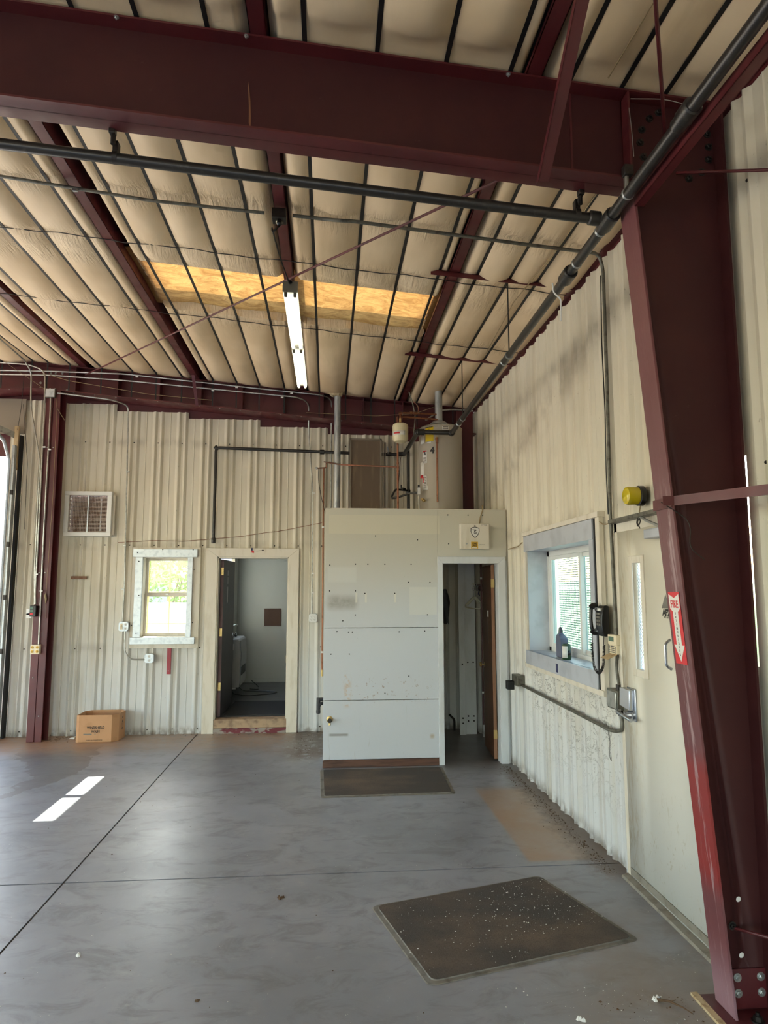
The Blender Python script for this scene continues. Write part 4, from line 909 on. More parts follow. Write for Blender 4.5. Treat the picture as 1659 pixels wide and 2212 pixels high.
for k in range(9):
    z = z0+.06+k*.055; m.hexa([(x0+.04, 8.78, z), (x1-.04, 8.78, z), (x1-.04, 8.784, z), (x0+.04, 8.784, z)], [(x0+.04, 8.83, z+.05), (x1-.04, 8.83, z+.05), (x1-.04, 8.834, z+.05), (x0+.04, 8.834, z+.05)])
m.build('louvre', 'wood_brown', ve); box(x0+.03, x1-.03, 8.84, 8.85, z0+.03, z1-.03).build('light_block_sheet', 'black_matt', ve)  # black sheet added behind the louvres to shut out light

# small wall details
o = tag(box(-3.227, -3.035, 8.755, 8.772, 1.925, 1.963).build('wood_strip', 'wood_edge', bev=.002), 'short reddish wood strip fixed to the end wall below the vent', 'wood block')
o = tag(box(-2.008, -1.958, 8.755, 8.775, .738, 1.062).build('painted_strip', 'red_bright', bev=.002), 'narrow dark red strip below the small window', 'metal strip')
MB().tube([(-1.985, 8.75, .78), (-1.985, 8.76, .78)], .006, 6).build('screw', 'zinc', o)
def octbox(x, z, s_, name, label, plate, cat='outlet'):
    r = empty(name, (x, 8.76, z-s_), label, cat); m = MB(); c = s_*.32; pts = [(-s_+c, -s_), (s_-c, -s_), (s_, -s_+c), (s_, s_-c), (s_-c, s_), (-s_+c, s_), (-s_, s_-c), (-s_, -s_+c)]
    m.loft([(x+a, 8.715, z+b) for a, b in pts], [(x+a, 8.76, z+b) for a, b in pts]); m.build('box', 'galv', r)
    m = MB().loft([(x+a*.98, 8.709, z+b*.98) for a, b in pts], [(x+a*.98, 8.715, z+b*.98) for a, b in pts]); m.build('cover_plate', plate, r, bev=.001)
    return r
def socket(par, x, z, y=8.706, mt='white_plastic', n=(0, -1, 0)):
    MB().lathe([(.017, 0), (.016, .003), (.001, .0035)], (x, y+.003, z), 14, n).build('socket', mt, par)
    m = MB().box(x-.007, x-.004, y-.002, y, z-.004, z+.006).box(x+.004, x+.007, y-.002, y, z-.004, z+.006).box(x-.002, x+.002, y-.002, y, z-.012, z-.008); m.build('slots', 'print_black', par)
a = octbox(-2.545, 1.335, .060, 'outlet_box', 'grey switch and outlet box left of the small window', 'galv')
socket(a, -2.52, 1.36); socket(a, -2.52, 1.31); box(-2.585, -2.555, 8.704, 8.711, 1.30, 1.37).build('switch_plate', 'ivory', a); box(-2.573, -2.567, 8.696, 8.704, 1.33, 1.35).build('toggle', 'wood_edge', a)
a = octbox(-2.217, .94, .057, 'outlet_box', 'octagonal duplex outlet low beneath the small window', 'galv'); socket(a, -2.217, .965); socket(a, -2.217, .915)
a = octbox(-.185, 1.43, .054, 'outlet_box', 'octagonal white outlet between office door and partition', 'white_plastic')
for dx in (-.02, .02):
    for dz in (-.02, .02): socket(a, -.185+dx, 1.43+dz)
def conduit(pts, label, mt='galv_conduit', r=.0095, rad=.07, cat='conduit'):
    return tag(MB().tube(bend(pts, rad), r, 10).build('conduit', mt), label, cat)
def strap_on(par, c, mt='white_plastic', d=(1, 0, 0)):
    c = Vector(c); box(c.x-.004, c.x+.03, c.y-.014, c.y+.004, c.z-.009, c.z+.009).build('strap', mt, par, bev=.002)
ca = conduit([(-3.40, 8.46, 4.245), (-2.75, 8.50, 4.185), (-2.60, 8.70, 4.17), (-2.60, 8.715, 3.99), (-2.555, 8.715, 1.84), (-2.56, 8.715, 1.40)], 'galvanised conduit from the grey box down to the switch box', rad=.10)
for z in (3.3, 2.35, 1.80): strap_on(ca, (-2.585, 8.715, z), 'zinc')
conduit([(-2.525, 8.715, 1.28), (-2.52, 8.715, 1.02), (-2.44, 8.715, .925), (-2.27, 8.715, .925)], 'short curved conduit linking the two boxes by the small window', rad=.09)
cA = conduit([(-6.5, 8.465, 4.50), (-3.5, 8.465, 4.525), (-2.6, 8.465, 4.515), (-.92, 8.465, 4.365), (-.10, 8.465, 4.30), (.03, 8.60, 4.285), (.03, 8.715, 3.95), (.03, 8.715, 2.80)], 'upper of the two long conduits along the end rafter', rad=.12)
cB = conduit([(-6.5, 8.465, 4.45), (-3.5, 8.465, 4.475), (-2.6, 8.465, 4.43), (-.92, 8.465, 4.30), (-.42, 8.465, 4.265), (-.27, 8.60, 4.24), (-.27, 8.715, 3.85), (-.205, 8.715, 3.05), (-.20, 8.715, 1.485)], 'lower rafter conduit bending down to the octagonal white outlet', rad=.12)
for x in (-2.45, -1.2, -.5): strap_on(cA, (x, 8.465, 4.70+.0 if False else 4.515-.0865*(x+2.6)-.02))
for x in (-1.5, -.62): strap_on(cB, (x, 8.465, 4.43-.078*(x+2.6)-.02))
for z in (3.05, 2.0, 1.75): strap_on(cB, (-.205, 8.715, z))
gb = empty('junction_box', (-3.475, 8.455, 4.18), 'grey square junction box at the top of the ridge post', 'junction box')
box(-3.535, -3.418, 8.43, 8.472, 4.18, 4.293).build('box', 'dull_conduit', gb, bev=.003); box(-3.53, -3.423, 8.425, 8.431, 4.185, 4.288).build('cover', 'galv', gb)
conduit([(-3.60, 6.9, 4.55), (-3.745, 8.3, 4.60), (-3.72, 8.44, 4.50), (-3.71, 8.455, 4.06), (-3.555, 8.455, 3.36), (-3.555, 8.455, 2.8), (-3.545, 8.455, 1.98), (-3.52, 8.455, 1.62)], 'conduit crossing down diagonally to the left of the ridge post', rad=.1)
c2 = conduit([(-4.4, 8.45, 4.63), (-3.75, 8.45, 4.60), (-3.56, 8.45, 4.52), (-3.545, 8.455, 4.1), (-3.53, 8.455, 2.775), (-3.525, 8.455, 1.75), (-3.515, 8.455, 1.62)], 'conduit running down the left edge of the ridge post', rad=.12)
for z in (3.55, 1.98): strap_on(c2, (-3.53, 8.455, z))
c3 = conduit([(-3.475, 8.45, 4.18), (-3.47, 8.455, 4.0), (-3.465, 8.455, 2.49), (-3.45, 8.455, 1.14)], 'conduit from the grey box down the middle of the ridge post')
for z in (3.52, 1.78): strap_on(c3, (-3.465, 8.455, z))
o = tag(MB().tube([(-3.30, 8.47, 3.9), (-3.395, 8.46, 4.05), (-3.42, 8.46, 4.20)], .003, 5).tube([(-3.395, 8.462, 4.05), (-3.385, 8.462, 3.0), (-3.40, 8.462, 1.75), (-3.385, 8.462, 1.45)], .0025, 5).build('cord', 'tan_wire'), 'thin tan cord tied down the right half of the ridge post', 'cord')
MB().tube([(-3.40, 8.458, 1.76), (-3.405, 8.455, 1.72), (-3.395, 8.455, 1.68), (-3.40, 8.46, 1.63)], .012, 8, [.003, .014, .013, .003]).build('knot', 'tan_wire', o)
sw = empty('door_opener_switch', (-3.525, 8.46, 1.47), 'black push button station with green and red buttons on the post', 'switch')
box(-3.56, -3.487, 8.41, 8.475, 1.472, 1.605).build('case', 'black', sw, bev=.005)
for z, mt in ((1.575, 'lcd'), (1.54, 'lcd'), (1.505, 'print_red')): box(-3.55, -3.518, 8.405, 8.412, z-.012, z+.012).build('button', mt, sw)
MB().tube([(-3.56, 8.44, 1.505), (-3.60, 8.43, 1.50)], .010, 8).build('side_knob', 'black', sw)
box(-3.62, -3.56, 8.47, 8.476, 1.45, 1.565).build('back_plate', 'white_plastic', sw)
cb = empty('outlet_box', (-3.475, 8.46, 1.03), 'cream outlet box low on the ridge post', 'outlet')
box(-3.53, -3.425, 8.42, 8.475, 1.03, 1.14).build('box', 'ivory', cb, bev=.003)
for dx in (-.028, .028):
    for dz in (-.025, .025): socket(cb, -3.478+dx, 1.085+dz, 8.415, 'label_gold')
def cable(pts, label, mt='tan_wire', r=.0035, cat='cable', rad=.05, name='cable'):
    return tag(MB().tube(bend(pts, rad), r, 6).build(name, mt), label, cat)
o = cable([(-2.668, 8.745, 2.39), (-2.24, 8.745, 2.418), (-1.83, 8.745, 2.412), (-1.13, 8.745, 2.475), (-.80, 8.745, 2.53), (-.655, 8.745, 2.545), (-.08, 8.72, 2.66)], 'thin rusty wire strung across the end wall above the windows', 'copper', .0035, 'wire', name='wire')
cable([(-3.5, 8.45, 4.47), (-3.28, 8.47, 4.41), (-2.30, 8.47, 4.26), (-1.5, 8.47, 4.20)], 'pale cable sagging along the end rafter right of the grey box')
cable([(-.3, 8.46, 4.06), (.6, 8.44, 4.03), (1.1, 8.40, 4.06), (1.35, 8.3, 4.13)], 'tan wire running along the end rafter above the water heater', 'tan_wire', .003)
conduit([(1.25, 8.42, 3.98), (1.45, 8.42, 4.12), (1.6, 8.42, 4.135), (1.88, 8.42, 4.12)], 'grey conduit behind the flue in the far corner', rad=.15, r=.011)
o = cable([(.97, 7.9, 4.20), (1.01, 7.9, 4.08), (1.05, 7.9, 3.90), (1.02, 7.9, 3.60)], 'grey flexible cable hanging left of the flue pipe', 'dull_conduit', .008)
cable([(1.01, 7.9, 4.09), (1.09, 7.9, 4.02), (1.08, 7.9, 3.93), (1.0, 7.95, 3.87), (.87, 7.9, 3.86)], 'short curled copper wire beside the hanging grey cable', 'copper', .004)
cable([(.93, 8.5, 3.5), (.91, 8.5, 3.25), (.885, 8.5, 3.0)], 'thin dark cable end dangling behind the copper line', 'wire', .005)
cable([(-.1, 8.74, 2.66), (-.1, 8.72, 2.66)], 'knotted end of the rusty wire at the copper riser', 'copper', .004, 'wire', name='wire')

# ================================================================== office door and office
d1 = struct('door_1', (-.96, YW, 0), 'cream cased office doorway with the dark door swung open', 'door')
casing(d1, -1.415, -.508, -1.560, -.375, 2.213, 2.325, 8.785, .028, 'cream_trim')
for x0_, x1_ in ((-1.555, -1.47), (-.465, -.38)): pass
MB().box(-1.43, -1.402, 8.77, 8.93, .17, 2.22).build('jamb', 'cream_trim', d1); MB().box(-.522, -.495, 8.77, 8.93, .17, 2.22).build('jamb', 'cream_trim', d1)
MB().box(-1.43, -.495, 8.77, 8.93, 2.195, 2.22).build('jamb', 'cream_trim', d1)
st = tag(box(-1.475, -.455, 8.765, 8.93, .062, .172).build('door_step', 'concrete_step', bev=.008), 'worn tan concrete step under the office door', 'step')
box(-1.47, -.46, 8.762, 8.93, 0, .062).build('chipped_base', 'step_chips', st)
B_ = math.radians(88.5)
def leaf1(m): return m.xf(Matrix.Translation((-1.392, 8.885, 0)) @ Matrix.Rotation(B_, 4, 'Z'))
dl = leaf1(box(0, .88, -.04, 0, .185, 2.185)).build('door_leaf', 'door_dark', d1, bev=.002)
leaf1(box(-.002, 0, -.04, 0, .185, 2.185)).build('painted_edge', 'door_edge', dl)
for z in (2.03, 1.245, .56): leaf1(box(-.006, 0, -.038, -.004, z-.05, z+.05)).build('hinge', 'brass', dl)
leaf1(MB().lathe([(.03, 0), (.028, .005), (.012, .008), (.012, .03), (.026, .036), (.029, .05), (.024, .06), (.005, .064)], (.81, -.04, 1.16), 18, (0, -1, 0))).build('knob', 'chrome', dl)
leaf1(MB().box(.30, .33, -.0415, -.04, 1.98, 2.05).box(.31, .325, -.0415, -.04, 1.87, 1.96).box(.305, .33, -.0415, -.04, 1.62, 1.83)).build('paper_remnants', 'paper', dl)
dd = MB().loft([(-.99, 8.7565, 2.300), (-.955, 8.7565, 2.292), (-.955, 8.7565, 2.262), (-.985, 8.7565, 2.268)], [(-.99, 8.7555, 2.300), (-.955, 8.7555, 2.292), (-.955, 8.7555, 2.262), (-.985, 8.7555, 2.268)]).build('small_sticker', 'print_red', d1)
box(-.993, -.972, 8.755, 8.7565, 2.297, 2.33).build('flag_sticker', 'blue_tape', d1)
MB().tube([(-.925, 8.754, 2.288), (-.87, 8.754, 2.296), (-.83, 8.754, 2.298)], .002, 5).build('marker_line', 'print_black', d1); box(-.855, -.83, 8.753, 8.756, 2.292, 2.306).build('arrow_mark', 'print_black', d1)
OF = .17
of = struct('office_floor', (-1, 10.5, 0), 'dark tiled office floor seen through the open door', 'floor')
box(-1.75, 1.9, 8.93, 12.2, .05, OF).build('floor_tiles', 'office_floor', of)
tag(box(-1.33, -.40, 9.0, 10.12, OF+.0005, OF+.008).build('door_mat', 'office_mat'), 'dark mat on the office floor just inside the door', 'mat')
ow = struct('wall_office', (-1, 12.2, 0), 'pale grey office walls beyond the open door', 'wall')
box(-1.75, 1.9, 12.15, 12.2, 0, 2.75).build('far_wall', 'office_wall', ow)
for q in ((8.93, 10.25, 0, 2.7), (10.25, 11.78, 0, 1.20), (10.25, 11.78, 2.42, 2.7), (11.78, 12.15, 0, 2.7)): box(-1.68, -1.60, q[0], q[1], q[2], q[3]).build('side_wall', 'office_wall', ow)
box(1.85, 1.9, 8.86, 12.2, 0, 2.75).build('side_wall', 'office_wall', ow); box(-1.75, 1.9, 8.86, 12.3, 2.70, 2.76).build('ceiling_board', 'office_wall', ow)
box(-1.68, -1.49, 8.86, 8.93, 0, 2.7).build('near_wall', 'office_wall', ow); box(-.44, 1.85, 8.86, 8.93, 0, 2.7).build('near_wall', 'office_wall', ow); box(-1.5, -.44, 8.86, 8.93, 2.25, 2.7).build('near_wall', 'office_wall', ow)
MB().box(-1.60, 1.85, 12.135, 12.15, OF, OF+.08).box(-1.60, 1.85, 12.125, 12.15, OF, OF+.03).build('baseboard', 'office_wall', ow, bev=.004); box(-1.60, -1.585, 8.93, 12.13, OF, OF+.08).build('baseboard', 'office_wall', ow)
w3 = struct('window_3', (-1.64, 11, 1.2), 'bright office side window with a grey sill', 'window')
box(-1.66, -1.54, 10.2, 11.84, 1.17, 1.20).build('sill', 'office_wall', w3); box(-1.60, -1.585, 10.2, 11.84, 1.09, 1.17).build('apron', 'office_wall', w3)
box(-1.68, -1.60, 11.74, 11.78, 1.2, 2.42).build('frame', 'ivory', w3); box(-1.66, -1.655, 10.25, 11.74, 1.2, 2.42).build('pane', 'wired', w3)
tag(box(-1.12, -.825, 12.135, 12.15, 1.15, 1.455).build('brown_panel', 'brown_panel'), 'square brown panel on the far office wall', 'panel')
o = tag(box(-.735, -.66, 12.14, 12.15, .50, .63).build('wall_outlet', 'ivory', bev=.002), 'outlet plate on the far office wall beside the door jamb', 'outlet')
box(-.715, -.68, 12.137, 12.141, .575, .605).build('socket', 'print_black', o); box(-.715, -.68, 12.137, 12.141, .525, .555).build('socket', 'print_black', o)
ht = empty('wall_heater', (-1.47, 11, .29), 'tall grey gas wall heater on the office side wall', 'heater')
m = MB(); zz = [(.29, 0), (1.02, 0)]; pr = [(-1.59, .30), (-1.345, .30), (-1.335, .36), (-1.325, .8), (-1.345, 1.0), (-1.375, 1.03), (-1.59, 1.03)]
m.loft([(x, 10.62, z) for x, z in pr], [(x, 11.42, z) for x, z in pr]); m.build('case', 'wall_heater', ht, bev=.012)
box(-1.50, -1.43, 10.612, 10.621, .87, .96).build('paper_notice', 'paper', ht); 
m = MB()
for k in range(16): m.box(-1.52, -1.45, 10.614, 10.621, .40+k*.027, .412+k*.027)
m.build('printed_text', 'print_grey', ht)
box(-1.345, -1.325, 10.75, 11.25, .47, .60).build('grille', 'print_black', ht); MB().tube([(-1.338, 10.64, .32), (-1.322, 10.64, .8), (-1.345, 10.64, 1.0)], .008, 8).build('trim_strip', 'chrome', ht)
box(-1.45, -1.40, 10.65, 10.70, .27, .295).build('bracket', 'paper', ht)
cable([(-1.47, 10.8, .29), (-1.45, 10.7, .19), (-1.2, 10.6, .18), (-.85, 10.75, .18), (-.75, 10.95, .18), (-1.0, 11.05, .18), (-1.35, 11.1, .18), (-1.42, 11.0, .29)], 'black power cord looped on the office floor under the heater', 'black', .006, 'cord', .15, 'power_cord')
cable([(-1.25, 11.5, .29), (-1.12, 11.45, .19), (-1.1, 11.2, .18), (-1.25, 11.3, .18)], 'second short black cord curled on the office floor', 'black', .006, 'cord', .1, 'power_cord')

# ================================================================== side window, door and everything on the side wall
w2 = struct('window_2', (XW, 5.43, 1.1), 'deep side window in blue grey sheet metal with sliding panes', 'window')
YA, YB = 4.63, 6.24
for q in ((4.53, 6.36, 2.305, 2.345), (4.53, 6.36, 1.065, 1.105)): box(1.885, 1.945, q[0], q[1], q[2], q[3]).build('trim', 'cream_trim', w2, bev=.003)
box(1.895, 1.93, 4.53, 4.60, 1.105, 2.305).build('trim', 'cream_trim', w2, bev=.003); box(1.895, 1.93, 6.30, 6.36, 1.105, 2.305).build('trim', 'cream_trim', w2, bev=.003)
box(1.88, 1.912, 4.625, 6.305, 2.152, 2.300).build('header', 'blue_grey', w2, bev=.002); box(1.88, 1.912, 4.615, 6.305, 1.102, 1.226).build('sill_board', 'blue_grey', w2, bev=.002)
box(1.885, 1.908, 4.625, 4.70, 1.226, 2.152).build('side_board', 'blue_grey', w2, bev=.002)
box(1.89, 1.905, 4.60, 4.618, 1.10, 2.30).build('dark_gap', 'black_matt', w2)
box(1.90, 2.14, 6.245, 6.255, 1.215, 2.165).build('reveal', 'blue_grey', w2); box(1.90, 2.14, 4.66, 4.67, 1.215, 2.165).build('reveal', 'blue_grey', w2)
box(1.90, 2.14, 4.66, 6.255, 1.214, 1.226).build('reveal_sill', 'blue_grey', w2); box(1.90, 2.14, 4.66, 6.255, 2.155, 2.168).build('reveal_head', 'blue_grey', w2)
for q in ((4.67, 4.72, 1.226, 2.155), (6.19, 6.245, 1.226, 2.155), (4.67, 6.245, 2.105, 2.155), (4.67, 6.245, 1.226, 1.262)): box(2.09, 2.15, q[0], q[1], q[2], q[3]).build('frame', 'white_plastic', w2, bev=.002)
def sslide(y0, y1, x, gm):
    t = .042; m = MB().box(x, x+.025, y0, y0+t, 1.262, 2.105).box(x, x+.025, y1-t, y1, 1.262, 2.105).box(x, x+.025, y0+t, y1-t, 1.262, 1.30).box(x, x+.025, y0+t, y1-t, 2.07, 2.105)
    s_ = m.build('sliding_sash', 'white_plastic', w2, bev=.002); box(x+.010, x+.014, y0+t, y1-t, 1.30, 2.07).build('pane', gm, s_)
sslide(5.42, 6.19, 2.095, 'glass_teal'); sslide(4.72, 5.47, 2.122, 'glass_teal')
m = MB()
for k in range(46): z = 1.25+k*.0205; m.box(2.20, 2.204, 4.66, 6.26, z, z+.0065)
for k in range(54): y = 4.66+k*.030; m.box(2.203, 2.206, y, y+.003, 1.22, 2.16)
M['mesh_grey'] = mat('weathered_mesh', (120, 134, 132), .6); tag(m.build('security_mesh', 'mesh_grey', w2), kind='stuff')
box(1.879, 1.8805, 5.42, 5.47, 1.12, 1.19).build('blue_paint_mark', 'blue_tape', w2)
ob = empty('oil_bottle', (1.985, 5.60, 1.227), 'grey blue oil bottle standing on the side window sill', 'bottle')
m = MB(); w_, d_ = .054, .032
def rr_(z, y0, y1, d, x=1.985): return [(x-d, y0, z), (x-d*.6, y0-.0, z), (x+d*.6, y0, z), (x+d, y0+.008, z), (x+d, y1-.008, z), (x+d*.6, y1, z), (x-d*.6, y1, z), (x-d, y1-.008, z)]
LV = [(1.227, 5.546, 5.660, .030), (1.232, 5.540, 5.664, .034), (1.36, 5.540, 5.664, .034), (1.385, 5.552, 5.664, .033), (1.41, 5.59, 5.662, .028), (1.425, 5.612, 5.655, .018), (1.43, 5.615, 5.652, .016)]
for a_, b_ in zip(LV, LV[1:]): m.loft(rr_(*a_), rr_(*b_))
m.build('body', 'bottle', ob); MB().lathe([(.018, 0), (.019, .004), (.016, .03), (.010, .045), (.002, .05)], (1.985, 5.634, 1.43), 16).build('cap', 'bottle_cap', ob)
gc = empty('oil_can', (1.95, 5.42, 1.227), 'small dark green and white can beside the oil bottle', 'can')
MB().lathe([(.034, 0), (.036, .004), (.036, .118), (.034, .122), (.030, .124), (.030, .118), (.001, .118)], (1.955, 5.42, 1.227), 28).build('body', 'green_can', gc)
wrap2('label', (1.955, 5.42), .0366, -100, -5, 1.24, 1.335, 'paper', gc); wrap2('band', (1.955, 5.42), .0366, -5, 120, 1.26, 1.30, 'black', gc)

d3 = struct('door_3', (XW, 3.78, 0), 'dirty white steel exit door in the side wall', 'door')
for q in ((4.262, 4.305, 0, 2.235), (3.235, 3.285, 0, 2.235)): box(1.905, 1.985, q[0], q[1], q[2], q[3]).build('frame', 'cream_trim', d3, bev=.003)
box(1.905, 1.985, 3.235, 4.305, 2.170, 2.235).build('frame', 'cream_trim', d3, bev=.003)
LY = (3.945, 4.055); LZ = (1.310, 1.960)
dl = empty('door_leaf', Vector((1.93, 3.77, 0))-Vector(d3.location)); dl.parent = d3
for q in ((3.29, LY[0], .035, 2.160), (LY[1], 4.257, .035, 2.160), (LY[0], LY[1], .035, LZ[0]), (LY[0], LY[1], LZ[1], 2.160)): pass
m = MB(); ys_ = [3.27, LY[0], LY[1], 4.275]; zs_ = [.012, LZ[0], LZ[1], 2.178]
idx = {}
for i, yv in enumerate(ys_):
    for j, zv in enumerate(zs_): idx[i, j] = len(m.v); m.v.append((1.928, yv, zv))
for i in range(3):
    for j in range(3):
        if (i, j) != (1, 1): m.f.append((idx[i, j], idx[i+1, j], idx[i+1, j+1], idx[i, j+1]))
o = m.build('skin', 'door_white', dl); sm = o.modifiers.new('solid', 'SOLIDIFY'); sm.thickness = .044; sm.offset = 0
for q in ((LY[0]-.045, LY[0], LZ[0]-.045, LZ[1]+.045), (LY[1], LY[1]+.045, LZ[0]-.045, LZ[1]+.045), (LY[0], LY[1], LZ[1], LZ[1]+.045), (LY[0], LY[1], LZ[0]-.045, LZ[0])): box(1.898, 1.910, q[0], q[1], q[2], q[3]).build('lite_frame', 'cream_trim', dl, bev=.003)
box(1.935, 1.941, LY[0], LY[1], LZ[0], LZ[1]).build('pane', 'wired', dl)
m = MB()
for s_ in (1, -1):
    for k in range(-4, 40):
        z0_ = LZ[0]-.12+k*.022
        p = [(1.934, LY[0], z0_), (1.934, LY[1], z0_+s_*.11)]
        a0, a1 = p
        if s_ < 0: a0 = (1.934, LY[0], z0_+.11); a1 = (1.934, LY[1], z0_)
        lo, hi = min(a0[2], a1[2]), max(a0[2], a1[2])
        if lo < LZ[0] or hi > LZ[1]: continue
        m.tube([a0, a1], .0012, 4)
tag(m.build('glass_wire', 'dull_conduit', dl), kind='stuff')
box(1.895, 1.906, 4.075, 4.19, .985, 1.185).build('escutcheon', 'chrome', dl, bev=.004)
m = MB().loft([(1.85, 4.205, 1.07), (1.865, 4.10, 1.05), (1.895, 4.10, 1.05), (1.895, 4.205, 1.07)], [(1.855, 4.205, 1.18), (1.87, 4.10, 1.175), (1.895, 4.10, 1.175), (1.895, 4.205, 1.18)]); m.build('lock_housing', 'chrome', dl, bev=.003)
MB().lathe([(.028, 0), (.026, .02), (.018, .03), (.016, .05)], (1.895, 4.13, 1.02), 18, (-1, 0, 0)).build('lever_hub', 'chrome', dl)
MB().tube(bend([(1.842, 4.03, 1.005), (1.838, 4.10, 1.015), (1.842, 4.23, 1.022), (1.87, 4.25, 1.03)], .03), .012, 10).build('lever_handle', 'chrome', dl)
box(1.845, 1.93, 3.40, 4.262, 2.228, 2.252).build('closer_track', 'dull_conduit', d3, bev=.003)
box(1.84, 1.905, 3.40, 3.76, 2.09, 2.145).build('closer_body', 'blue_grey', dl, bev=.006)
MB().tube([(1.86, 3.60, 2.15), (1.855, 3.75, 2.20), (1.86, 3.85, 2.24)], .009, 8).build('closer_arm', 'zinc', d3)
MB().tube(bend([(1.87, 3.875, 2.235), (1.865, 3.89, 2.20), (1.86, 3.86, 2.17), (1.86, 3.83, 2.20), (1.865, 3.85, 2.225), (1.86, 3.87, 2.20), (1.86, 3.84, 2.16)], .01), .003, 6).build('twisted_wire', 'wire', d3)
MB().loft([(1.86, 3.2, 0), (1.905, 3.2, 0), (1.905, 4.30, 0), (1.86, 4.30, 0)], [(1.868, 3.2, .012), (1.905, 3.2, .022), (1.905, 4.30, .022), (1.868, 4.30, .012)]).build('threshold', 'alu_sill', d3)
MB().box(1.900, 1.912, 3.30, 4.25, .035, .075).build('door_sweep', 'alu_sill', dl)
text('sticker_letters', 'APX', (1.8955 if False else 1.9045, 3.655, 1.665), (0, -1, 0), (0, 0, 1), .05, 'print_black', dl, 1, .002); text('sticker_letters', '971-577', (1.9045, 3.655, 1.64), (0, -1, 0), (0, 0, 1), .02, 'print_black', dl, 1)
MB().loft([(1.9046, 3.71, 1.69), (1.9046, 3.62, 1.69), (1.9046, 3.66, 1.77)], [(1.9052, 3.71, 1.69), (1.9052, 3.62, 1.69), (1.9052, 3.66, 1.77)]).build('triangle_sticker', 'print_grey', dl)
MB().tube(bend([(1.89, 3.60, 1.52), (1.86, 3.60, 1.50), (1.86, 3.60, 1.38), (1.89, 3.60, 1.36)], .02), .008, 8).build('pull_handle', 'chrome', dl)

# strobe light
sl_ = empty('strobe_light', (1.9, 3.93, 2.3), 'yellow strobe beacon on a black base above the exit door', 'warning light')
MB().lathe([(.062, 0), (.062, .03), (.055, .034)], (1.915, 3.90, 2.365), 24, (-1, 0, 0)).build('base', 'black', sl_); MB().lathe([(.054, .034), (.056, .09), (.052, .105), (.040, .112), (.001, .113)], (1.915, 3.90, 2.365), 28, (-1, 0, 0)).build('lens', 'amber', sl_)
MB().tube([(1.90, 3.90, 2.31), (1.895, 3.91, 2.27), (1.90, 3.905, 2.245)], .004, 6).build('wire', 'tan_wire', sl_)

# phone
ph = empty('wall_phone', (1.86, 4.40, 1.48), 'black corded wall telephone beside the side window', 'telephone')
m = MB(); pr = [(1.905, 1.478), (1.905, 1.685), (1.885, 1.69), (1.865, 1.68), (1.848, 1.62), (1.845, 1.56), (1.852, 1.505), (1.87, 1.478)]
m.loft([(x, 4.432, z) for x, z in pr], [(x, 4.532, z) for x, z in pr]); m.build('body', 'black', ph, bev=.007)
hp = [(1.868, 1.682), (1.845, 1.68), (1.833, 1.66), (1.828, 1.59), (1.833, 1.53), (1.845, 1.505), (1.868, 1.502)]
hpath = bend([(x, 4.568, z) for x, z in hp], .02); n_ = len(hpath); MB().tube(hpath, .02, 12, [.024 if i < n_*.25 or i > n_*.75 else .0125 for i in range(n_)]).build('handset', 'black', ph)
m = MB()
for r_ in range(4):
    for c_ in range(3): m.box(1.840, 1.85, 4.447+c_*.024, 4.462+c_*.024, 1.625-r_*.024, 1.638-r_*.024)
m.build('keypad_buttons', 'print_grey', ph); box(1.850, 1.866, 4.45, 4.50, 1.650, 1.668).build('label_card', 'paper', ph); box(1.850, 1.868, 4.51, 4.545, 1.650, 1.675).build('cradle_hook', 'chrome', ph); box(1.850, 1.868, 4.51, 4.545, 1.505, 1.525).build('cradle_plate', 'chrome', ph)
cp_ = [(1.838, 4.570, 1.50), (1.830, 4.572, 1.40), (1.838, 4.570, 1.27), (1.855, 4.53, 1.215), (1.868, 4.48, 1.27), (1.872, 4.462, 1.40), (1.875, 4.465, 1.48)]
base_ = bend(cp_, .08, 8); tot = [0]
for a_, b_ in zip(base_, base_[1:]): tot.append(tot[-1]+(Vector(b_)-Vector(a_)).length)
pts = []; turns = 50; N_ = turns*9
def along(s_):
    for k in range(len(base_)-1):
        if tot[k+1] >= s_: 
            f_ = (s_-tot[k])/max(1e-6, tot[k+1]-tot[k]); return Vector(base_[k]).lerp(Vector(base_[k+1]), f_), (Vector(base_[k+1])-Vector(base_[k])).normalized()
    return Vector(base_[-1]), (Vector(base_[-1])-Vector(base_[-2])).normalized()
for i in range(N_+1):
    s_ = .07+(tot[-1]-.13)*i/N_; p_, d_ = along(s_); a_ = d_.cross(Vector((1, 0, 0))).normalized(); b2 = d_.cross(a_); t_ = 2*math.pi*turns*i/N_
    pts.append(p_+.0075*(math.cos(t_)*a_+math.sin(t_)*b2))
MB().tube(pts, .0028, 5).tube([along(0)[0], along(.035)[0], pts[0]], .003, 5).tube([pts[-1], along(tot[-1])[0]], .003, 5).build('coiled_cord', 'black', ph)
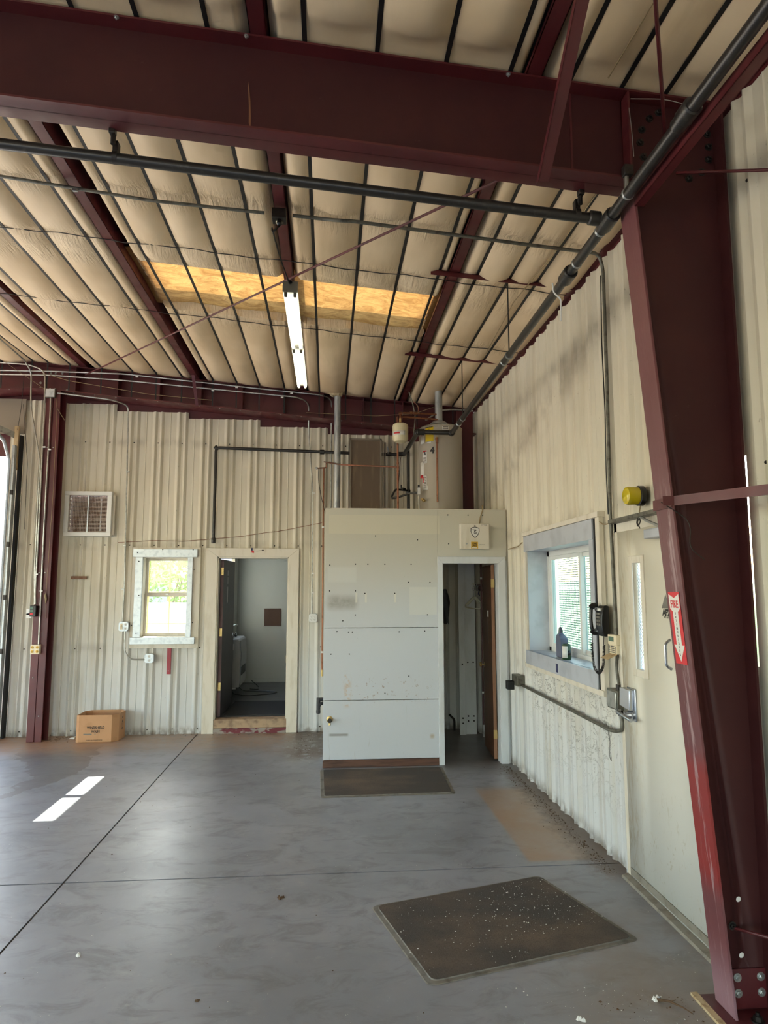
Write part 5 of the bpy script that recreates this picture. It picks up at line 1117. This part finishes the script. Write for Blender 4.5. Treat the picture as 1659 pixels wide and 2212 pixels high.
# alarm keypad
kp = empty('alarm_keypad', (1.9, 4.36, 1.37), 'cream alarm keypad with its flap hanging open', 'keypad')
box(1.878, 1.908, 4.280, 4.412, 1.432, 1.498).build('display_housing', 'ivory', kp, bev=.004); box(1.8765, 1.879, 4.318, 4.395, 1.455, 1.485).build('display', 'lcd', kp)
box(1.884, 1.908, 4.290, 4.402, 1.373, 1.433).build('key_housing', 'ivory', kp, bev=.003)
m = MB()
for r_ in range(4):
    for c_ in range(3): m.box(1.880, 1.885, 4.326+c_*.016, 4.337+c_*.016, 1.38+r_*.0125, 1.388+r_*.0125)
    m.box(1.880, 1.885, 4.296, 4.303, 1.38+r_*.0125, 1.386+r_*.0125); m.box(1.880, 1.885, 4.388, 4.395, 1.38+r_*.0125, 1.386+r_*.0125)
m.build('keys', 'print_grey', kp)
m = MB().loft([(1.884, 4.285, 1.374), (1.884, 4.405, 1.374), (1.82, 4.405, 1.345), (1.82, 4.285, 1.345)], [(1.884, 4.285, 1.371), (1.884, 4.405, 1.371), (1.82, 4.405, 1.342), (1.82, 4.285, 1.342)]); m.build('flap', 'raw_board', kp)
# side wall conduits and boxes
c_ = conduit([(-2.2, 4.30, 4.50), (-1.2, 4.30, 4.375), (-.45, 4.30, 4.325)], 'conduit under the pillows left of the ceiling junction box', r=.011, mt='dull_conduit')
strap_on(c_, (-1.70, 4.30, 4.42), 'zinc')
c_ = conduit([(-5.5, 4.30, 4.47), (-3.7, 4.30, 4.60), (-2.2, 4.30, 4.50)], 'far left stretch of the ceiling conduit', r=.011, mt='dull_conduit')
conduit([(-.26, 4.30, 4.315), (-.05, 4.30, 4.30), (.05, 4.25, 4.265), (.14, 4.25, 4.265), (1.38, 4.27, 4.16), (1.86, 4.27, 4.12), (1.895, 4.29, 4.02), (1.895, 4.30, 3.2), (1.895, 4.33, 2.3), (1.895, 4.31, 1.50)], 'long conduit from the ceiling box down beside the side window', r=.012, rad=.06, mt='dull_conduit')
cable([(1.885, 4.31, 3.98), (1.88, 4.325, 3.5), (1.88, 4.315, 3.0), (1.88, 4.335, 2.6), (1.88, 4.33, 2.30)], 'thin black cable tied beside the long side wall conduit', 'black', .004)
jb = empty('junction_box', (-.35, 4.28, 4.25), 'dark ceiling junction box under the centre purlin', 'junction box')
box(-.395, -.300, 4.245, 4.335, 4.265, 4.335).build('box', 'steel_dark', jb, bev=.003); MB().lathe([(.022, 0), (.022, .008)], (-.35, 4.30, 4.265), 12, (0, 0, -1)).build('socket', 'ivory', jb); MB().lathe([(.016, 0), (.019, .03), (.010, .04)], (-.345, 4.275, 4.26), 10, (0, -.2, -1)).build('plug', 'black', jb)
cable([(-.345, 4.27, 4.22), (-.39, 4.27, 4.17), (-.40, 4.32, 4.24), (-.39, 4.5, 4.24), (-.36, 4.75, 4.20), (-.31, 4.87, 4.10)], 'black power cord from the ceiling box to the fluorescent fixture', 'black', .006, 'cord', .04, 'power_cord')
gb = empty('junction_box', (1.9, 4.33, 1.01), 'grey metal box at the end of the low side wall conduit', 'junction box')
box(1.865, 1.925, 4.265, 4.425, 1.02, 1.145).build('box', 'dull_conduit', gb, bev=.003); box(1.858, 1.866, 4.275, 4.415, 1.03, 1.135).build('cover', 'galv_conduit', gb, bev=.003)
MB().tube([(1.895, 4.31, 1.145), (1.895, 4.31, 1.18)], .017, 10).build('connector', 'steel_dark', gb); MB().tube([(1.895, 4.29, 1.02), (1.895, 4.285, .985)], .017, 10).build('connector', 'steel_dark', gb)
conduit([(1.895, 4.31, 1.37), (1.895, 4.33, 1.28), (1.895, 4.30, 1.18)], 'short grey conduit between keypad and lower metal box', r=.010, mt='dull_conduit')
conduit([(1.895, 4.285, .99), (1.895, 4.27, .90), (1.89, 4.42, .862), (1.895, 5.5, .865), (1.895, 6.5, .868)], 'low rusty conduit along the side wall under the window', r=.0125, rad=.10, mt='dull_conduit')
cable([(1.885, 4.46, .88), (1.875, 4.45, .84), (1.88, 4.44, .80), (1.872, 4.44, .70), (1.88, 4.43, .66), (1.885, 4.45, .72)], 'loose twist of thin wire hanging from the low conduit', 'wire', .002, 'wire', name='wire')
m = empty('outlet_box', (1.9, 6.62, .84), 'grey outlet box with a black plug at the low conduit end', 'outlet'); box(1.85, 1.925, 6.52, 6.72, .855, .955).build('box', 'dull_conduit', m, bev=.003); box(1.78, 1.85, 6.62, 6.70, .81, .895).build('plug_adapter', 'black_matt', m, bev=.006)
cable([(1.91, 6.95, 2.22), (1.89, 6.8, 2.215), (1.885, 6.5, 2.22), (1.89, 6.38, 2.25)], 'tan cable loop between partition edge and window trim', 'tan_wire', .005)
cable([(1.90, 4.53, 2.27), (1.885, 4.42, 2.235), (1.89, 4.33, 2.24)], 'tan cable from window trim to the conduit', 'tan_wire', .004)
cable([(1.90, 4.35, 1.69), (1.905, 4.33, 1.66), (1.90, 4.31, 1.63)], 'short grey phone cable behind the wall telephone', 'dull_conduit', .004)
cable([(1.50, 2.88, 2.19), (1.62, 2.85, 2.10), (1.60, 2.84, 1.98), (1.66, 2.83, 1.93)], 'thin wire loop hanging on the column flange above the sign', 'wire', .0025, 'wire', name='wire')

# ================================================================== braces and rods around the column
def angle(p, q, w, t, name, label, up_=(0, 0, 1), side=(1, 0, 0)):
    p, q, u_, s_ = map(Vector, (p, q, up_, side)); m = MB()
    m.hexa([p, p+u_*w, p+u_*w+s_*t, p+s_*t], [q, q+u_*w, q+u_*w+s_*t, q+s_*t]); m.hexa([p, p+u_*t, p+u_*t+s_*w, p+s_*w], [q, q+u_*t, q+u_*t+s_*w, q+s_*w])
    return tag(m.build(name, 'red', None), label, 'brace')
angle((1.432, 2.865, 3.60), (1.43, -4.5, 3.565), .045, .005, 'angle_iron', 'red angle iron running beside the gas main toward the viewer')
m = MB().hexa([(.968, 2.862, 3.70), (1.018, 2.862, 3.70), (1.018, 2.866, 3.70), (.968, 2.866, 3.70)], [(.955, 2.15, zr(.97)-.01), (1.01, 2.15, zr(.97)-.01), (1.01, 2.155, zr(.97)-.01), (.955, 2.155, zr(.97)-.01)])
m.hexa([(.968, 2.862, 3.70), (.972, 2.862, 3.70), (.972, 2.90, 3.715), (.968, 2.90, 3.715)], [(.955, 2.15, zr(.97)-.01), (.959, 2.15, zr(.97)-.01), (.959, 2.20, zr(.97)-.01), (.955, 2.20, zr(.97)-.01)])
tag(m.build('flange_brace', 'red', solid=0), 'flat dark red brace from purlin down to the foreground beam', 'brace')
def rod(p, q, label, r=.0085, mt='red', cat='brace rod'): return tag(MB().tube([p, q], r, 10).build('brace_rod', mt), label, cat)
rod((1.635, CY-.02, 4.0), (.70, 1.3, 4.30), 'thin dark red rod rising from the column top toward the viewer')
rod((1.69, CY-.01, 3.83), (1.93, 2.45, 3.54), 'thin red rod from the column web to the side wall', .007)
rod((1.15, 3.10, 4.02), (-3.05, 8.40, 4.47), 'long diagonal brace rod below the roof pillows', .0085)
rod((1.76, CY-.01, .345), (1.93, 2.6, .40), 'short rusty rod low on the column web', .007)
bolt((1.76, CY-.004, .35), (0, -1, 0), .012, .01).build('rod_washer', 'steel_dark', co)
m = MB().hexa([(1.50, 2.862, 2.172), (1.55, 2.855, 2.172), (1.55, 2.86, 2.172), (1.50, 2.867, 2.172)], [(1.50, 2.862, 2.215), (1.55, 2.855, 2.215), (1.55, 2.86, 2.215), (1.50, 2.867, 2.215)])
m.hexa([(1.548, 2.855, 2.172), (1.548, 2.855, 2.215), (1.553, 2.86, 2.215), (1.553, 2.86, 2.172)], [(1.93, 2.15, 2.172), (1.93, 2.15, 2.215), (1.935, 2.155, 2.215), (1.935, 2.155, 2.172)])
m.box(xin(2.19)-.006, xin(2.19)-.001, 2.86, 3.03, 2.165, 2.215)
tag(m.build('strap_brace', 'red'), 'flat red strap wrapped on the column flange and running to the wall', 'brace')
m = MB().hexa([(.40+.0, 8.40, zr(.4)-.36), (.44, 8.40, zr(.4)-.36), (.44, 8.46, zr(.4)-.34), (.4, 8.46, zr(.4)-.34)], [(.4, 8.40, zr(.4)-.02), (.44, 8.40, zr(.4)-.02), (.44, 8.46, zr(.4)-.02), (.4, 8.46, zr(.4)-.02)])
m = MB().hexa([(-1.70, 8.47, zr(-1.7)-.36), (-1.665, 8.47, zr(-1.7)-.36), (-1.665, 8.475, zr(-1.7)-.36), (-1.70, 8.475, zr(-1.7)-.36)], [(-1.73, 8.30, zr(-1.7)-.01), (-1.69, 8.30, zr(-1.7)-.01), (-1.69, 8.305, zr(-1.7)-.01), (-1.73, 8.305, zr(-1.7)-.01)])
tag(m.build('flange_brace', 'red'), 'small red brace with white marks below the left purlin', 'brace')
cable([(1.30, 2.80, 4.2), (1.34, 1.9, 4.21), (1.40, 1.2, 4.20)], 'tan cable sagging under the near roof pillows', 'tan_wire', .004); cable([(1.43, 2.85, 4.14), (1.60, 2.85, 4.15), (1.74, 2.86, 4.13)], 'grey wire across the top of the column', 'zinc', .002, 'wire', name='wire')
cable([(1.425, 2.86, 4.1), (1.432, 2.855, 3.95), (1.437, 2.86, 3.85)], 'grey wire along the stiffener edge', 'zinc', .002, 'wire', name='wire')
cable([(1.60, 3.4, 4.17), (1.58, 4.3, 4.16), (1.52, 5.2, 4.17), (1.57, 6.4, 4.16)], 'loose tan cable under the pillows near the side wall', 'tan_wire', .004)

# ================================================================== fluorescent fixture
fx = empty('fluorescent_fixture', (-.305, 6.12, 4.03), 'long two lamp tandem fluorescent strip hung below the centre purlin', 'ceiling light')
M['tube'] = emis('lit_tube', (1, .98, .82), .7); M['fix'] = mat('white_enamel_fixture', (226, 222, 206), .4)
def zf(y): return 4.062+.002*(y-4.9)
for a_, b_ in ((4.90, 6.115), (6.125, 7.34)):
    MB().loft([(-.362, a_, zf(a_)), (-.248, a_, zf(a_)), (-.262, a_, zf(a_)+.055), (-.348, a_, zf(a_)+.055)], [(-.362, b_, zf(b_)), (-.248, b_, zf(b_)), (-.262, b_, zf(b_)+.055), (-.348, b_, zf(b_)+.055)]).build('channel', 'fix', fx)
    for x in (-.340, -.270):
        MB().tube([(x, a_+.05, zf(a_)-.022), (x, b_-.05, zf(b_)-.022)], .0155, 12).build('lamp_tube', 'tube', fx)
        for y in (a_+.02, b_-.035): box(x-.012, x+.012, y, y+.02, zf(y)-.042, zf(y)).build('lamp_holder', 'dull_conduit', fx, bev=.003)
box(-.362, -.248, 4.885, 4.90, 4.045, 4.125).build('end_cap', 'dull_conduit', fx); MB().lathe([(.014, 0), (.014, .01)], (-.305, 4.885, 4.115), 10, (0, -1, 0)).build('knockout', 'black', fx)
for y in (5.1, 7.1): MB().tube([(-.305, y, 4.11), (-.305, y, zr(-.3)+.005)], .003, 6).build('hanging_wire', 'wire', fx)

# ================================================================== sign, box, mats, litter
sg = empty('fire_sign', (1.59, 2.95, 1.46), 'red and white fire extinguisher arrow sign on the column flange', 'sign')
dz = Vector((xin(1.78)-xin(1.46), 0, .32)); dz.normalize(); nrm = Vector((-1, 0, 0)); 
def SP(u_, v_, o_=.0015):     # u across (toward the viewer), v up
    z = 1.462+v_*dz.z; return (xin(z)-o_, 2.949-u_, z)
def sdec(nm, pts, mt, o_): 
    m = MB(); m.loft([SP(a, b, o_) for a, b in pts], [SP(a, b, o_-.0008) for a, b in pts]); return m.build(nm, mt, sg)
sdec('sign_plate', [(-.048, 0), (.048, 0), (.048, .325), (-.048, .325)], 'print_red', .0018)
sdec('white_arrow', [(0, .012), (.043, .085), (.022, .085), (.022, .235), (.043, .25), (.043, .315), (0, .297), (-.043, .315), (-.043, .25), (-.022, .235), (-.022, .085), (-.043, .085)], 'paper', .0028)
R3 = (0, -1, 0); U3 = tuple(dz)
text('fire_lettering', 'FIRE', SP(0, .268, .0036), R3, U3, .046, 'print_red', sg, .78, .0012)
for i, ch in enumerate('EXTINGUISHER'): text('letter', ch, SP(0, .2265-.0168*i, .0036), R3, U3, .0165, 'print_black', sg, .95)

cb = empty('cardboard_box', (-2.72, 8.58, 0), 'open brown cardboard box lettered WINDSHIELD WASH against the end wall', 'box')
bx0, bx1, by0, by1, bh = -2.945, -2.475, 8.40, 8.755, .315
t = .004; ch = .06
P2 = [(bx0, by0+.0), (bx1-.06, by0), (bx1-.0, by0+.10), (bx1+.02, by1-.05), (bx1-.05, by1), (bx0+.08, by1), (bx0+.0, by1-.08)]
P2 = [(bx0+.028, by0), (bx1-.065, by0), (bx1, by0+.07), (bx1+.01, by1-.07), (bx1-.06, by1), (bx0+.07, by1), (bx0-.0, by1-.07), (bx0-.003, by0+.012)]
for i in range(8):
    a_, b_ = P2[i], P2[(i+1) % 8]; c_ = (sum(p[0] for p in P2)/8, sum(p[1] for p in P2)/8)
    ia = tuple(a_[k]+(c_[k]-a_[k])*.015 for k in (0, 1)); ib = tuple(b_[k]+(c_[k]-b_[k])*.015 for k in (0, 1))
    MB().loft([(a_[0], a_[1], 0), (b_[0], b_[1], 0), (ib[0], ib[1], 0), (ia[0], ia[1], 0)], [(a_[0], a_[1], bh), (b_[0], b_[1], bh), (ib[0], ib[1], bh), (ia[0], ia[1], bh)]).build('side_panel', 'card', cb)
MB().loft([(p[0], p[1], .002) for p in P2], [(p[0], p[1], .006) for p in P2]).build('bottom', 'card_in', cb)
text('lettering', 'WINDSHIELD', (-2.722, by0-.001, .168), (1, 0, 0), (0, 0, 1), .042, 'print_black', cb, .80, .0012)
text('lettering', 'WASH', (-2.722, by0-.001, .126), (1, 0, 0), (0, 0, 1), .042, 'print_black', cb, .80, .0012)
text('small_lettering', '(6) ONE U.S. GAL. (3.78L) PLASTIC BOTTLES', (-2.735, by0-.001, .028), (1, 0, 0), (0, 0, 1), .0125, 'print_black', cb, .78, .0003)
box(-2.86, -2.765, by0-.0008, by0, .088, .102).build('stamp', 'print_grey', cb)
for i in range(2): box(-2.74, -2.715, by0-.0008, by0, .088+i*.009, .091+i*.009).build('small_print', 'print_grey', cb)
sd = Vector((.01, .215, 0)).normalized(); sc0 = Vector((bx1+.004, by0+.17, 0)); nn = Vector((1, -.045, 0))
def bp(u_, z_): p = sc0+sd*u_+nn*.0015; return (p.x, p.y, z_)
for nm, pts in (('triangle_mark', [(0, .20), (.028, .20), (.014, .232)]), ('triangle_mark', [(-.005, .135), (.03, .135), (.010, .105)]), ('printed_mark', [(0, .245), (.034, .25), (.03, .27), (.008, .268)])):
    MB().add([bp(*q) for q in pts], [tuple(range(len(pts)))]).build(nm, 'print_black', cb)
MB().tube([bp(.014+.022*math.cos(t_*math.pi/8), .166+.03*math.sin(t_*math.pi/8)) for t_ in range(17)], .001, 4).build('ring_mark', 'print_grey', cb)
o = tag(MB().loft([(-3.10, 8.62, .0), (-3.03, 8.60, .0), (-3.02, 8.66, .0), (-3.09, 8.68, .0)], [(-3.095, 8.62, .008), (-3.03, 8.60, .02), (-3.02, 8.66, .03), (-3.08, 8.68, .012)]).build('paper_scrap', 'paper'), 'crumpled white paper scrap on the floor left of the cardboard box', 'paper')

def mat_obj(corners, label, r=.05, h=.011):
    root = empty('floor_mat', tuple(sum(c[k] for c in corners)/4 for k in (0, 1))+(0,), label, 'mat')
    def rounded(cs, r_):
        out = []
        n_ = len(cs)
        for i in range(n_):
            a_, b_, c_ = (Vector((*cs[(i+k-1) % n_], 0)) for k in range(3)); p0 = b_+(a_-b_).normalized()*r_; p2 = b_+(c_-b_).normalized()*r_
            for k in range(7):
                t_ = k/6; q = (1-t_)**2*p0+2*t_*(1-t_)*b_+t_*t_*p2; out.append((q.x, q.y))
        return out
    cen = [sum(c[k] for c in corners)/4 for k in (0, 1)]
    o_ = rounded(corners, r); sc = lambda f_: [tuple(cen[k]+(p[k]-cen[k])*f_ for k in (0, 1)) for p in o_]
    n_ = len(o_); rings = [(1.0, .0005), (.992, .004), (.95, .006), (.945, h)]
    m = MB(); 
    for f_, z_ in rings: m.v += [(x, y, z_) for x, y in sc(f_)]
    for j in range(3): m.f += [(j*n_+k, j*n_+(k+1) % n_, (j+1)*n_+(k+1) % n_, (j+1)*n_+k) for k in range(n_)]
    m.build('rim', 'rubber_edge', root, ang=20)
    MB().loft([(x, y, .002) for x, y in sc(.948)], [(x, y, h) for x, y in sc(.944)]).build('tread', 'rubber', root); return root
mat_obj([(-.06, 6.95), (1.178, 6.96), (1.145, 6.07), (-.045, 6.05)], 'worn black rubber mat at the foot of the white partition', .03)
mt2 = [(.259, 4.029), (1.347, 4.352), (1.625, 3.548), (.473, 3.235)]
mat_obj(mt2, 'large dusty rubber mat lying askew in the foreground', .045)
rr = random.Random(11)
def specks(spots, mt, name, label, cat, smin, smax, flat=.5):
    m = MB()
    for x, y, z in spots:
        s_ = smin+(smax-smin)*rr.random()**3; n_ = rr.choice((3, 4, 5)); a0 = rr.random()*6
        lo = [(x+s_*(.6+.6*rr.random())*math.cos(a0+2*math.pi*k/n_), y+s_*(.6+.6*rr.random())*math.sin(a0+2*math.pi*k/n_), z) for k in range(n_)]
        hi = [(x+(p[0]-x)*.5+s_*.2*(rr.random()-.5), y+(p[1]-y)*.5, z+s_*flat*(.4+rr.random())) for p in lo]; m.loft(lo, hi)
    return tag(m.build(name, mt, None, ang=180, loc=(0, 0, 0)), label, cat, kind='stuff')
def inmat():
    while 1:
        u_ = rr.random(); v_ = rr.random(); k = rr.random()
        if k > .25+.75*max(0, u_-.15)*1.1: continue
        a_ = Vector(mt2[0]).lerp(Vector(mt2[1]), u_); b_ = Vector(mt2[3]).lerp(Vector(mt2[2]), u_); p = a_.lerp(b_, .05+.88*v_*(.8 if u_ > .5 else 1)); return (p.x, p.y, .0112)
sp_ = [inmat() for _ in range(520)]
for _ in range(420):
    x = rr.uniform(-3, 1.85); y = 3+rr.random()**1.6*5.4
    if PY-.1 < y and x > -.1: continue
    if y > 5.9 and -.1 < x < 1.2: continue
    sp_.append((x, y, .0))
for _ in range(200): sp_.append((rr.gauss(1.25, .25), rr.uniform(2.7, 3.5), 0))
sp_ = [s_ for s_ in sp_ if s_[2] > 0 or not (.25 < s_[0] < 1.65 and 3.2 < s_[1] < 4.38)]
specks([s_ for s_ in sp_ if s_[0] < 1.62 or s_[1] > 3.1], 'speck', 'paint_flakes', 'tiny white flakes scattered over mat and concrete', 'debris', .001, .005)
dk = [(1.86-abs(rr.gauss(0, .05)), rr.uniform(4.35, 6.95), 0) for _ in range(900)]+[(-.12-abs(rr.gauss(0, .14)), rr.uniform(7.4, 8.7), 0) for _ in range(200)]+[(rr.uniform(-3.35, -2.95), 8.72-abs(rr.gauss(0, .12)), 0) for _ in range(150)]+[(rr.uniform(-2.4, -.2), 8.75-abs(rr.gauss(0, .03)), 0) for _ in range(120)]
dk += [(rr.uniform(1.2, 1.65), rr.uniform(2.72, 3.1), 0) for _ in range(80)]+[(rr.uniform(-2.5, 1.7), 3+rr.random()*4.0, 0) for _ in range(90)]
dk = [s_ for s_ in dk if not (s_[1] > 5.95 and -.15 < s_[0] < 1.25) and not (.2 < s_[0] < 1.7 and 3.15 < s_[1] < 4.4)]
specks([s_ for s_ in dk if s_[0] < 1.62 or s_[1] > 3.1], 'dust', 'dirt_crumbs', 'brown dirt crumbs gathered along the walls', 'debris', .002, .008)
for (x, y, s_, mt, lb) in ((-1.209, 3.64, .015, 'speck', 'white fluff ball on the bare floor at lower left'), (-.555, 3.22, .009, 'dust', 'brown crumb of debris near the front floor joint'), (-.256, 4.177, .017, 'dust', 'dark dried leaf clump left of the big mat'), (1.46, 3.06, .018, 'speck', 'white paper crumb beside the dark twig'), (1.075, 2.95, .016, 'speck', 'white chip at the bottom edge before the column')):
    m = MB(); rq = random.Random(int(x*100))
    for k in range(7):
        cx_, cy_ = x+rq.gauss(0, s_*.45), y+rq.gauss(0, s_*.35); n_ = 5; a0 = rq.random()*6
        lo = [(cx_+s_*.6*math.cos(a0+k2*1.25), cy_+s_*.5*math.sin(a0+k2*1.25), 0) for k2 in range(n_)]; hi = [(p[0]*.4+cx_*.6+s_*.2*rq.random(), p[1]*.4+cy_*.6, s_*(.3+.6*rq.random())) for p in lo]; m.loft(lo, hi)
    tag(m.build('debris_clump', mt, None, ang=20), lb, 'debris')
o = tag(MB().tube([(1.46, 3.05, .006), (1.50, 3.02, .014), (1.54, 2.98, .010), (1.565, 2.94, .005)], .004, 6, [.006, .005, .003, .002]).tube([(1.50, 3.02, .012), (1.52, 3.0, .03)], .002, 5).build('twig', 'dust'), 'dark curled twig on the floor in front of the column', 'twig')

# ================================================================== overhead door hardware at the left edge
od = empty('overhead_door_track', (-4.0, 8.6, 0), 'vertical steel track and bracket of the far overhead door', 'door track')
MB().box(-3.965, -3.935, 8.60, 8.68, .0, 3.6).build('track_angle', 'galv', od); MB().tube([(-3.985, 8.585, .1), (-3.985, 8.585, 3.4), (-4.0, 8.45, 3.62), (-4.05, 8.25, 3.74), (-4.12, 7.9, 3.80), (-4.12, 6.8, 3.82)], .022, 8).build('track', 'galv', od)
MB().hexa([(-4.2, 8.55, 3.80), (-3.93, 8.55, 3.68), (-3.93, 8.56, 3.68), (-4.2, 8.56, 3.80)], [(-4.2, 8.55, 3.88), (-3.93, 8.55, 3.76), (-3.93, 8.56, 3.76), (-4.2, 8.56, 3.88)]).build('bracket', 'dull_conduit', od)
box(-3.98, -3.93, 8.66, 8.70, 3.3, 3.86).build('wood_backing', 'raw_board', od)
for z in (3.0, 2.35, 1.7, 1.05): box(-3.955, -3.925, 8.58, 8.61, z-.03, z+.03).build('track_clip', 'steel_dark', od)
box(-3.935, -3.905, 8.70, 8.772, 0, 3.75).build('jamb_strip', 'black_matt', od)
tag(box(-8.2, -3.90, 8.755, 8.772, 3.78, 4.24).build('trim_1', 'screen_frame'), 'flat grey header sheet above the overhead door', 'trim', kind='structure')
cable([(-3.81, 8.45, 4.45), (-3.82, 8.45, 4.05), (-3.87, 8.5, 3.77)], 'thin black line hanging from rafter to door bracket', 'wire', .003, 'wire', name='wire')
cable([(-3.82, 8.5, 4.10), (-3.815, 8.7, 3.4), (-3.81, 8.72, 2.55)], 'dark pull cord hanging on the panel by the overhead door', 'wire', .003, 'cord', name='pull_cord')
cable([(-4.3, 8.3, 4.80), (-3.9, 8.42, 4.52), (-3.45, 8.46, 4.22)], 'thin tan wire slanting down to the grey junction box', 'tan_wire', .0025, 'wire', name='wire')

# ================================================================== outside, seen through openings, and one added wall out of view
def bush(c, rx, ry, rz, n_, label, seed):
    r2 = random.Random(seed); m = MB()
    for _ in range(n_):
        a_ = r2.random()*2*math.pi; b_ = math.acos(r2.uniform(-.4, 1)); k = .75+.28*r2.random(); lump = 1+.18*math.sin(a_*5+seed)*math.sin(b_*4)
        p = Vector((c[0]+rx*k*lump*math.cos(a_)*math.sin(b_), c[1]+ry*k*lump*math.sin(a_)*math.sin(b_), c[2]+rz*k*lump*math.cos(b_))); 
        if p.z < -.2: continue
        d1_ = Vector((r2.gauss(0, 1), r2.gauss(0, 1), r2.gauss(0, 1))).normalized()*(.05+.08*r2.random()); d2_ = d1_.cross(Vector((r2.random(), r2.random(), 1))).normalized()*(.05+.05*r2.random())
        m.add([p-d1_, p-d2_*.6, p+d1_, p+d2_*.6], [(0, 1, 2, 3)])
    root = empty('bush', (c[0], c[1], -.2), label, 'bush'); o_ = m.build('foliage', 'leaf', root, ang=180); o_['kind'] = 'stuff'
    m = MB()
    for k in range(5):
        a_ = k*1.3; m.tube([(c[0]+.1*math.cos(a_), c[1]+.1*math.sin(a_), -.21), (c[0]+rx*.35*math.cos(a_), c[1]+ry*.35*math.sin(a_), c[2]), (c[0]+rx*.6*math.cos(a_), c[1]+ry*.6*math.sin(a_), c[2]+rz*.4)], .05, 6, [.06, .04, .015])
    m.build('stems', 'wood_brown', root); return root
bush((-5.3, 22.5, 1.2), 2.2, 1.6, 2.4, 4200, 'big bright green bush seen through the small end window', 1)
bush((9.0, 24.5, .4), 2.4, 2.4, 1.3, 2600, 'green shrubs beyond the side window screen', 2)
M['grass'] = mat('pale_grass', (176, 196, 140), .9, c2=(198, 204, 150), sc=.8)
gb_ = tag(MB().loft([(5.0, 10, -.21), (13, 10, -.21), (13, 34, -.21), (5.0, 34, -.21)], [(6.8, 10, 1.7), (13, 10, 2.2), (13, 34, 2.2), (6.8, 34, 1.7)]).build('grass_bank', 'grass'), 'pale green grass bank rising beyond the side window', 'bank', kind='structure')
bush((-17.5, 27, 1.5), 4, 3, 3.5, 3500, 'green tree outside the far left overhead door', 3)
sh_ = empty('far_building', (-7.9, 30, -.2), 'tan low building with a grey roof far beyond the small window', 'building')
box(-11.5, -6.3, 28, 33, -.2, 2.9).build('wall', 'shed_wall', sh_); MB().loft([(-11.8, 27.6, 2.9), (-6.0, 27.6, 2.9), (-6.0, 33.4, 2.9), (-11.8, 33.4, 2.9)], [(-10.5, 30, 4.1), (-7.2, 30, 4.1), (-7.2, 31, 4.1), (-10.5, 31, 4.1)]).build('roof', 'shed_grey', sh_)
for x in (-9.6, -8.3, -7.2): box(x, x+.7, 27.97, 28.0, .8, 1.9).build('window', 'shed_grey', sh_)
fe = empty('yellow_gate', (-3.3, 13.2, -.2), 'yellow steel pipe gate just outside the small end window', 'gate')
for x in (-3.62, -3.42, -3.02, -2.66): MB().tube([(x, 13.2, -.2), (x, 13.2, 2.6)], .013, 8).build('upright', 'yellow_steel', fe)
for z in (.3, 1.15, 1.75, 2.15): MB().tube([(-3.9, 13.2, z), (-2.4, 13.2, z)], .008, 8).build('rail', 'yellow_steel', fe)
lw = empty('ground_stand_in', (-7, 21, -.2), 'pale low panels standing in for bright ground before the big green bush', 'wall')
for k in range(5): box(-11+k*1.9, -9.15+k*1.9, 19.6, 19.8, -.2, 1.42).build('panel', 'closet_white', lw)  # raised pale panels stand in for bright ground in the lower sash
nb = empty('sun_blocker', (-1.9, 14, -.2), 'unseen grey wall added to narrow the sun through the end window', 'building')
box(-2.21, .8, 12.9, 13.3, -.2, 5.4).build('wall', 'shed_grey', nb)  # out of view, added to cut the sun to narrow floor patches
yw = empty('yard_wall', (9, 8, -.2), 'pale yard wall beyond the side window', 'wall'); yw['category'] = 'wall'
for k in range(2): box(10.5, 10.7, 2+k*3.4, 5.3+k*3.4, -.2, 1.7).build('panel', 'cream_trim', yw)
